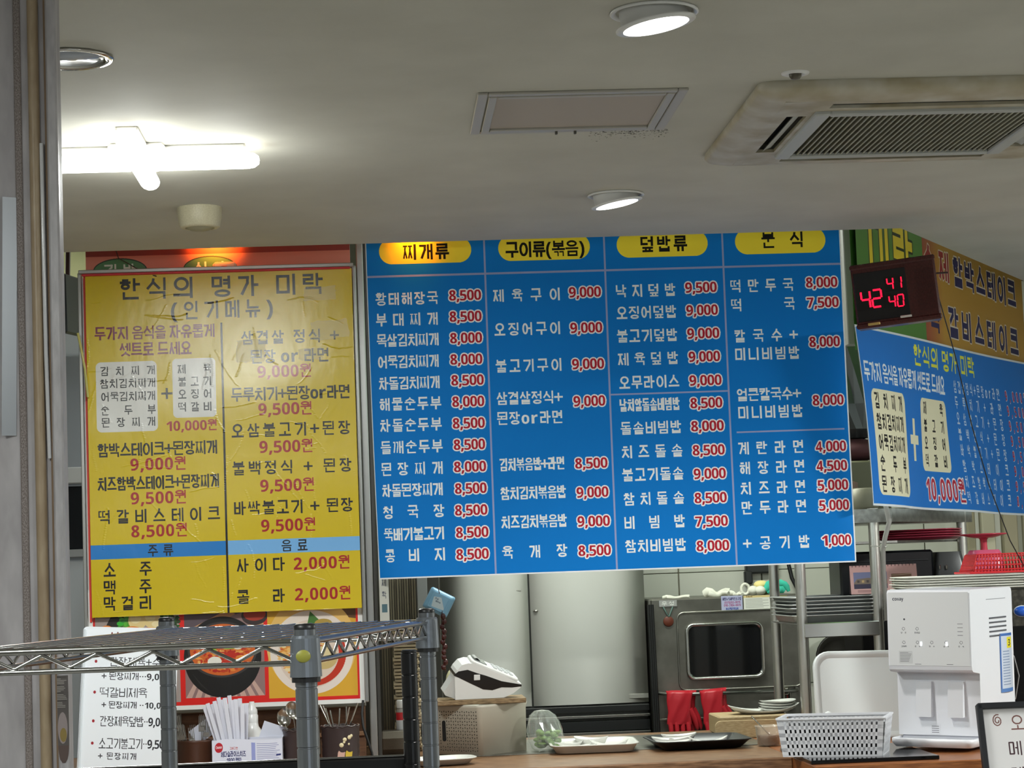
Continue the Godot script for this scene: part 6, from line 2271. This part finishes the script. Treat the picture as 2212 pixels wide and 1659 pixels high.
# ---------------------------------------------------------------- left side
func build_left_side():
	var st: SurfaceTool
	var CY := 0.83
	# cabinet under the food board
	var t := thing("brown_back_cabinet", "brown wooden cabinet with grey rail below the food board", "cabinet", V(-0.5, CY, -7.25))
	st = ST()
	bx(st, V(0, 0.1, -0.05), V(0.86, 0.2, 0.3), 0.003)
	part("cabinet_box", st, grained("brown_board", Color8(84, 54, 34), Color8(110, 74, 50), V(0.8, 6, 6), 0.55, 0.0, 95, 0.03), t)
	st = ST()
	bx(st, V(0, 0.186, 0.11), V(0.87, 0.03, 0.03), 0.003)
	part("grey_rail", st, mat("rail_grey_b", Color8(132, 130, 122), 0.45, 0.3), t)
	st = ST()
	bx(st, V(0, 0.085, 0.104), V(0.86, 0.014, 0.012), 0.002)
	part("shelf_edge", st, grained("brown_light", Color8(116, 82, 56), Color8(140, 102, 72), V(0.8, 6, 6), 0.55, 0.0, 96, 0.03), t)
	for x in [0.275, -0.16]:
		st = ST()
		bx(st, V(x, 0.1, 0.106), V(0.022, 0.15, 0.012), 0.002)
		part("upright_strip", st, mat("rail_grey_b", Color8(132, 130, 122), 0.45, 0.3), t)
	# aluminium post right of the food board
	t = thing("aluminium_sign_post", "tall aluminium post between the yellow menu and blue banner", "post", V(-0.042, 0, -7.06))
	st = ST()
	bx(st, V(0, 1.865, 0), V(0.022, 2.07, 0.04), 0.003)
	part("post_profile", st, mat("sign_aluminium", Color8(168, 168, 166), 0.3, 0.8), t)
	st = ST()
	bx(st, V(0.018, 1.865, -0.004), V(0.012, 2.07, 0.03), 0.002)
	part("dark_channel", st, mat("channel_dark", Color8(48, 46, 42), 0.5), t)
	st = ST()
	bx(st, V(0.003, 2.25, -7.06), V(0.042, 0.46, 0.006), 0.001)
	one("pinkish_strip", "pinkish white strip of board beside the blue banner's upper left", "board strip", st, mat("strip_pink", Color8(206, 186, 176), 0.6))
	var ps := Canvas.new(self, 60, 700, Color8(188, 188, 180))
	for k in 7:
		ps.row("결제확인"[k % 4], 16, 44, 60 + 74 * k, 44, 4, Color8(70, 74, 90), 30, true)
	ps.rect(14, 560, 34, 50, Color8(70, 100, 110))
	one("paper_strip", "narrow paper strip with vertical handwriting on the post", "paper strip", sheet(func(u, v): return V(-0.012 + 0.03 * u, 1.61 - 0.36 * v, -7.035 + 0.003 * sin(v * 4.0)), 1, 8, V(0, 0, -0.0012)), printed("paper_strip_print", ps, 0.6))
	# handwritten board on the counter
	t = thing("handwritten_menu_board", "white board with handwritten dishes and red dots leaning at the left", "menu board", Vector3.ZERO)
	t.transform = T(V(-0.752, CY + 0.008, -6.45), -3, 0, -3.4)
	st = ST()
	prism(st, round_rect(0.272, 0.452, 0.012), -0.008, 0.0, T(V(0, 0.226, 0)))
	part("board", st, mat("board_panel_white", Color8(222, 226, 232), 0.35), t)
	part("handwriting", sheet(func(u, v): return V(-0.128 + 0.256 * u, 0.444 - 0.424 * v, 0.0006), 1, 1, Vector3.ZERO), printed("handwritten_print", handwritten_print(), 0.3), t)
	st = ST()
	bx(st, V(-0.13, 0.226, 0.002), V(0.008, 0.44, 0.008), 0.002)
	part("clear_edge", st, mat("edge_clear", Color8(206, 212, 218), 0.2), t)
	st = ST()
	bx(st, V(-0.06, 0.2, -0.02), V(0.02, 0.4, 0.01), 0.002, T(Vector3.ZERO, -9, 0, 0))
	part("support_leg", st, mat("frame_black", Color8(20, 22, 28), 0.4), t)
	# cutlery pots
	pot(V(-0.578, CY, -6.78), 0.054, 0.112, Color8(74, 44, 30), "brown ribbed pot full of forks beside the handwritten board", false)
	pot(V(-0.262, CY, -6.80), 0.052, 0.128, Color8(62, 48, 46), "dark brown ribbed pot of spoons behind the front rack post", true)
	pot(V(-0.142, CY, -6.80), 0.057, 0.135, Color8(58, 46, 46), "dark brown pot with painted owls holding steel chopsticks", true)
	var cs := mat("cutlery_steel", Color8(190, 188, 182), 0.18, 1.0)
	for k in 8:
		var a := TAU * k / 8.0
		fork(V(-0.578, CY + 0.01, -6.78), V(cos(a) * 0.03, 0, sin(a) * 0.03), V(cos(a) * 0.045 - 0.008, 0.155 + 0.02 * sin(k * 2.0), sin(a) * 0.03), cs)
	for k in 6:
		var a := TAU * k / 6.0 + 0.5
		spoon(V(-0.262, CY + 0.01, -6.80), V(cos(a) * 0.026, 0, sin(a) * 0.026), V(cos(a) * 0.03 - 0.022, 0.165 + 0.016 * sin(k * 1.7), sin(a) * 0.03 + 0.01), cs)
	for k in 8:
		var a := TAU * k / 8.0
		st = ST()
		var p0 := V(-0.142 + cos(a) * 0.02, CY + 0.012, -6.80 + sin(a) * 0.025)
		var p1 := V(-0.142 + [-0.06, -0.05, -0.042, 0.03, 0.055, 0.0, -0.03, 0.02][k], CY + [0.2, 0.198, 0.19, 0.19, 0.2, 0.185, 0.18, 0.19][k], -6.80 + sin(a) * 0.03)
		tube(st, [p0, p1], [0.0014, 0.0026], 8)
		one("steel_chopstick", "steel chopstick standing in the owl pot", "chopstick", st, cs, "steel chopsticks in the owl pot")
	# box of cheese used as a holder, with paper-wrapped chopsticks
	t = thing("cheese_carton", "white and violet sliced cheese carton holding chopsticks", "carton", V(-0.418, CY, -6.76))
	var cp := cheese_print()
	st = ST()
	for q in [[V(0, 0.055, 0.044), V(0.208, 0.11, 0.002)], [V(0, 0.055, -0.044), V(0.208, 0.112, 0.002)], [V(-0.103, 0.055, 0), V(0.002, 0.11, 0.088)], [V(0.103, 0.055, 0), V(0.002, 0.11, 0.088)], [V(0, 0.001, 0), V(0.208, 0.002, 0.088)]]:
		bx(st, q[0], q[1])
	part("carton_walls", st, mat("carton_white", Color8(214, 216, 230), 0.5), t)
	part("printed_front", sheet(func(u, v): return V(-0.104 + 0.208 * u, 0.11 - 0.11 * v + 0.004 * sin(u * 6.0) * (1.0 - v), 0.0456), 10, 1, Vector3.ZERO), printed("cheese_print", cp, 0.45), t)
	st = ST()
	bx(st, V(0.118, 0.118, -0.03), V(0.05, 0.002, 0.05), 0.0, T(V(0, 0, 0), 0, 0, 0))
	for q in [[V(-0.135, 0.135, -0.046), 35.0], [V(0.075, 0.122, -0.046), -20.0]]:
		st = ST()
		bx(st, Vector3.ZERO, V(0.075, 0.05, 0.0015), 0.0, T(q[0], 0, 0, q[1]))
		part("flap", st, mat("carton_white", Color8(214, 216, 230), 0.5), t)
	var paper := mat("sleeve_paper", Color8(216, 216, 228), 0.6)
	for k in 13:
		st = ST()
		var u := k / 12.0
		var p0 := V(-0.484 + 0.055 * u, CY + 0.02, -6.765 + 0.03 * sin(k * 2.4))
		var p1 := V(-0.545 + 0.125 * u, CY + 0.208 + 0.026 * sin(u * 3.0) + 0.006 * sin(k * 2.1), -6.765 + 0.026 * sin(k * 2.4))
		var d := (p1 - p0)
		var L := d.length()
		var xf := Transform3D(Basis.looking_at(d.normalized(), V(0, 0, 1)), (p0 + p1) / 2)
		bx(st, Vector3.ZERO, V(0.0125, 0.005, L), 0.001, xf)
		one("wrapped_chopsticks", ["leftmost", "second", "third", "fourth", "fifth", "sixth", "seventh", "eighth", "ninth", "tenth", "eleventh", "twelfth", "rightmost"][k] + " paper wrapped chopsticks from the left in the cheese carton", "chopsticks", st, paper, "paper wrapped chopsticks in the carton")
	# white squeeze bottle
	t = thing("white_pump_bottle", "white bottle with wide shoulder and nozzle behind the carton", "bottle", V(-0.412, CY, -6.9))
	st = ST()
	lathe(st, [Vector2(0, 0), Vector2(0.044, 0), Vector2(0.046, 0.02), Vector2(0.046, 0.092), Vector2(0.04, 0.108), Vector2(0.028, 0.124), Vector2(0.02, 0.136), Vector2(0.018, 0.148)], 30)
	part("bottle_body", st, mat("bottle_white", Color8(226, 226, 226), 0.25), t)
	st = ST()
	lathe(st, [Vector2(0.018, 0.147), Vector2(0.0185, 0.17), Vector2(0.0165, 0.172), Vector2(0.0165, 0.176), Vector2(0.017, 0.178), Vector2(0.016, 0.188), Vector2(0.009, 0.198), Vector2(0.0075, 0.212), Vector2(0, 0.212)], 24)
	part("nozzle_cap", st, mat("bottle_white", Color8(226, 226, 226), 0.25), t)
	# black cord by the post
	st = ST()
	tube(st, [V(-0.072, 1.03, -6.94), V(-0.077, 0.99, -6.93), V(-0.074, 0.95, -6.92), V(-0.062, 0.91, -6.92), V(-0.05, 0.87, -6.92), V(-0.045, 0.835, -6.92)], 0.004, 8)
	one("black_power_cable", "black cable curling down beside the owl pot", "cable", st, mat("cable_black", Color8(20, 20, 22), 0.5))
	# dark printed sticker on the pillar
	var sk := Canvas.new(self, 100, 500, Color8(84, 78, 76))
	var g := RandomNumberGenerator.new()
	g.seed = 9
	for k in 20:
		sk.rect(0, 8 + 9 * k, 30 + g.randf() * 60, 4, Color8(150, 146, 140) if k % 5 else Color8(60, 56, 54))
	sk.ell(45, 300, 44, 90, Color8(146, 134, 134))
	sk.ell(50, 340, 30, 40, Color8(136, 116, 60))
	sk.rect(0, 400, 100, 100, Color8(86, 70, 66))
	var stk := sheet(func(u, v):
		var w: float = 1.0 if v < 0.75 else sqrt(maxf(0.0, 1.0 - pow((v - 0.75) / 0.25, 2.0)))
		return V(-0.5295 + (u - 0.5) * 0.018 * (0.25 + 0.75 * w), 1.262 - 0.142 * v, -3.711), 2, 24, V(0, 0, -0.001))
	one("pillar_sticker", "dark worn round-ended sticker on the pillar behind the wire rack", "sticker", stk, printed("pillar_sticker_print", sk, 0.5))

func pot(c: Vector3, r: float, h: float, col: Color, label: String, wavy: bool):
	var t := thing("ribbed_pot", label, "pot", c, "cutlery pots on the counter")
	var st := ST()
	var prof := [Vector2(0, 0), Vector2(r * 0.94, 0), Vector2(r * 0.98, 0.004)]
	for k in 14:
		var y := 0.008 + (h - 0.014) * k / 13.0
		prof.append(Vector2(r * (0.98 + 0.02 * y / h) + (0.0012 if k % 2 else -0.0006), y))
	prof.append(Vector2(r * 1.02, h - 0.002))
	prof.append(Vector2(r * 0.99, h))
	prof.append(Vector2(r * 0.93, h - 0.002))
	prof.append(Vector2(r * 0.9, 0.01))
	prof.append(Vector2(0, 0.008))
	lathe(st, prof, 36)
	part("pot_body", st, mat("pot_%s" % col.to_html(), col, 0.35), t)
	if wavy:
		st = ST()
		var p := []
		for k in 49:
			var a := TAU * k / 48.0
			p.append(V(cos(a) * r * 1.0, h - 0.001 + 0.0018 * sin(a * 12.0), sin(a) * r * 1.0))
		tube(st, p, 0.0028, 6, false)
		part("wavy_rim", st, mat("pot_%s" % col.to_html(), col, 0.35), t)
	if label.contains("owls"):
		var on := func(ang: float, y: float, rr: float) -> Vector3: return V(sin(ang) * rr, y, cos(ang) * rr)
		for q in [[0.24, 0.096, 0.0062], [0.5, 0.102, 0.0064], [0.62, 0.106, 0.005], [0.06, 0.080, 0.0068], [0.2, 0.088, 0.0038], [0.46, 0.082, 0.0034]]:
			st = ST()
			lathe(st, [Vector2(q[2], 0), Vector2(q[2] * 0.9, 0.0008), Vector2(0, 0.001)], 16, Transform3D(Basis.from_euler(V(PI / 2, 0, 0)), Vector3.ZERO).translated(Vector3.ZERO))
			part("painted_dot", st, mat("paint_cream", Color8(222, 208, 168), 0.5), t, Transform3D(Basis.from_euler(V(0, q[0], 0)), on.call(q[0], q[1], r * 1.008)))
		for q in [[0.02, Color8(206, 166, 152)], [0.42, Color8(206, 176, 60)]]:
			st = ST()
			prism(st, PackedVector2Array([Vector2(-0.012, -0.018), Vector2(0.009, -0.018), Vector2(0.013, 0.008), Vector2(0.006, 0.006), Vector2(0.0, 0.007), Vector2(-0.006, 0.012), Vector2(-0.009, 0.006)]), 0, 0.001)
			part("painted_owl", st, mat("paint_%s" % (q[1] as Color).to_html(), q[1], 0.5), t, Transform3D(Basis.from_euler(V(0, q[0], 0)), on.call(q[0], 0.052, r * 1.012)))

func fork(c: Vector3, a: Vector3, b: Vector3, m: Material):
	var st := ST()
	var p0 := c + a
	var p1 := c + b
	var d := (p1 - p0).normalized()
	tube(st, [p0, p0 + d * 0.09, p1 - d * 0.045], [0.003, 0.0022, 0.002], 6, true, 0.5)
	var side := d.cross(V(0, 0, 1)).normalized()
	bx(st, Vector3.ZERO, V(0.018, 0.0018, 0.014), 0.0005, Transform3D(Basis(side, d.cross(side), d), p1 - d * 0.04))
	for k in 4:
		var o := side * (-0.0075 + 0.005 * k)
		tube(st, [p1 - d * 0.036 + o, p1 + o], [0.0014, 0.0009], 5)
	one("steel_fork", "steel fork standing in the brown pot", "fork", st, m, "steel forks in the brown pot")

func spoon(c: Vector3, a: Vector3, b: Vector3, m: Material):
	var st := ST()
	var p0 := c + a
	var p1 := c + b
	var d := (p1 - p0).normalized()
	tube(st, [p0, p0 + d * 0.08, p1 - d * 0.02], [0.003, 0.002, 0.0024], 8, true, 0.6)
	var side := d.cross(V(0, 0, 1)).normalized()
	var nrm := side.cross(d).normalized()
	var rings := []
	for q in [[1.0, 0.0], [0.96, -0.0012], [0.7, -0.004], [0.3, -0.006], [0.02, -0.0064]]:
		var ring := []
		for k in 24:
			var an := TAU * k / 24.0
			ring.append(p1 + side * cos(an) * 0.0205 * q[0] + d * sin(an) * 0.0245 * q[0] + nrm * q[1])
		rings.append(ring)
	loft(st, rings, true, true)
	one("steel_spoon", "steel spoon standing in the dark pot behind the rack", "spoon", st, m, "steel spoons in the dark pot")

# ---------------------------------------------------------------- wire racks in front
func build_wire_rack():
	var chrome := mat("rack_chrome", Color8(178, 178, 176), 0.16, 1.0)
	var post_m := mat("rack_post", Color8(128, 132, 137), 0.25, 0.75)
	var FR := V(-0.091, 0, -2.576)
	var BR := V(0.066, 0, -3.462)
	var BL := V(-0.344, 0, -3.567)
	var FL := V(-0.507, 0, -2.625)
	var t := thing("chrome_wire_rack", "chrome wire shelving rack with ringed posts in the foreground", "wire rack", V(0, 0, 0))
	for q in [[FR, 1.347], [BR, 1.334], [BL, 1.337], [FL, 1.345]]:
		var p: Vector3 = q[0]
		var top := 1.346
		var st := ST()
		var prof := []
		var y := 0.02
		prof.append(Vector2(0.0128, 0.0))
		while y < top:
			prof.append_array([Vector2(0.0128, y), Vector2(0.0119, y + 0.0008), Vector2(0.0119, y + 0.0022), Vector2(0.0128, y + 0.003)])
			y += 0.034
		prof.append(Vector2(0.0128, top))
		lathe(st, prof, 28, T(p), false)
		var po := part("post", st, post_m, t)
		st = ST()
		lathe(st, [Vector2(0.0124, 0), Vector2(0.0128, 0.004), Vector2(0.0105, 0.0065), Vector2(0, 0.007)], 24, T(p + V(0, top, 0)))
		part("post_cap", st, mat("cap_black", Color8(24, 24, 26), 0.4), po)
		st = ST()
		lathe(st, [Vector2(0.0136, 1.291), Vector2(0.0184, 1.292), Vector2(0.0168, 1.336), Vector2(0.0150, 1.339), Vector2(0.0128, 1.339)], 28, T(p), false)
		part("collar", st, mat("collar_grey", Color8(128, 134, 142), 0.3, 0.6), t)
		st = ST()
		lathe(st, [Vector2(0.0128, 1.286), Vector2(0.0165, 1.286), Vector2(0.0165, 1.2915), Vector2(0.0128, 1.2915)], 28, T(p), false)
		part("black_sleeve", st, mat("cap_black", Color8(24, 24, 26), 0.4), t)
	var st := ST()
	lathe(st, [Vector2(0.0085, 0), Vector2(0.0078, 0.0006), Vector2(0, 0.0006)], 20, Transform3D(Basis.from_euler(V(PI / 2, 0.0, 0)), FR + V(-0.002, 1.316, 0.0178)), true, 1.0, 0.85)
	part("brand_badge", st, mat("badge_green", Color8(150, 148, 62), 0.4), t)
	var yu := 1.3315
	var yl := 1.308
	var cor := [FR, FL, BL, BR]
	for k in 4:
		var a: Vector3 = cor[k]
		var b: Vector3 = cor[(k + 1) % 4]
		var d := (b - a).normalized()
		var A := a + d * 0.015
		var B := b - d * 0.015
		st = ST()
		tube(st, [A + V(0, yu, 0), B + V(0, yu, 0)], 0.0042, 10)
		part("upper_rail", st, chrome, t)
		st = ST()
		tube(st, [A + V(0, yl, 0), B + V(0, yl, 0)], 0.0034, 10)
		part("lower_rail", st, chrome, t)
		st = ST()
		var L := A.distance_to(B)
		var n := int(round(L / 0.036))
		if n % 2:
			n += 1
		var p := []
		for i in n + 1:
			var s := float(i) / n
			p.append(A.lerp(B, s) + V(0, yu - 0.0045 if i % 2 else yl + 0.0035, 0))
		var q := []
		for i in p.size() - 1:
			q.append(p[i].lerp(p[i + 1], 0.06))
			q.append(p[i].lerp(p[i + 1], 0.94))
		tube(st, q, 0.0022, 8)
		part("zigzag_wire", st, chrome, t)
	# deck wires
	for i in 15:
		var s := (i + 1) / 16.0
		st = ST()
		tube(st, [FR.lerp(FL, s) + V(0, yu + 0.0035, 0), BR.lerp(BL, s) + V(0, yu + 0.0035, 0)], 0.0016, 6)
		part("deck_wire", st, chrome, t)
	for i in 3:
		var s := (i + 1) / 4.0
		st = ST()
		tube(st, [FR.lerp(BR, s) + V(0, yu + 0.0005, 0), FL.lerp(BL, s) + V(0, yu + 0.0005, 0)], 0.0024, 8)
		part("cross_wire", st, chrome, t)
	# black rack behind it
	var black := mat("rack_black", Color8(16, 17, 20), 0.28)
	t = thing("black_post_rack", "black rack with one ringed post and a low black shelf", "rack", V(0, 0, 0))
	for p in [V(0.042, 0, -3.97), V(-0.70, 0, -3.998)]:
		st = ST()
		var prof := []
		var y := 0.02
		var top := 1.27 if p.x > 0.0 else 1.09
		prof.append(Vector2(0.0142, 0.0))
		while y < top:
			prof.append_array([Vector2(0.0142, y), Vector2(0.0132, y + 0.001), Vector2(0.0132, y + 0.0025), Vector2(0.0142, y + 0.0035)])
			y += 0.039
		prof.append_array([Vector2(0.0142, top), Vector2(0.012, top + 0.004), Vector2(0, top + 0.004)])
		lathe(st, prof, 24, T(p), false)
		part("post", st, black, t)
	st = ST()
	bx(st, V(-0.33, 1.072, -3.998), V(0.74, 0.024, 0.014), 0.003, Transform3D())
	part("front_bar", st, black, t)
	st = ST()
	tube(st, [V(0.03, 1.0865, -3.998), V(-0.70, 1.0865, -3.998)], 0.0025, 8)
	part("shelf_edge_wire", st, mat("edge_wire", Color8(150, 150, 150), 0.2, 1.0), t)
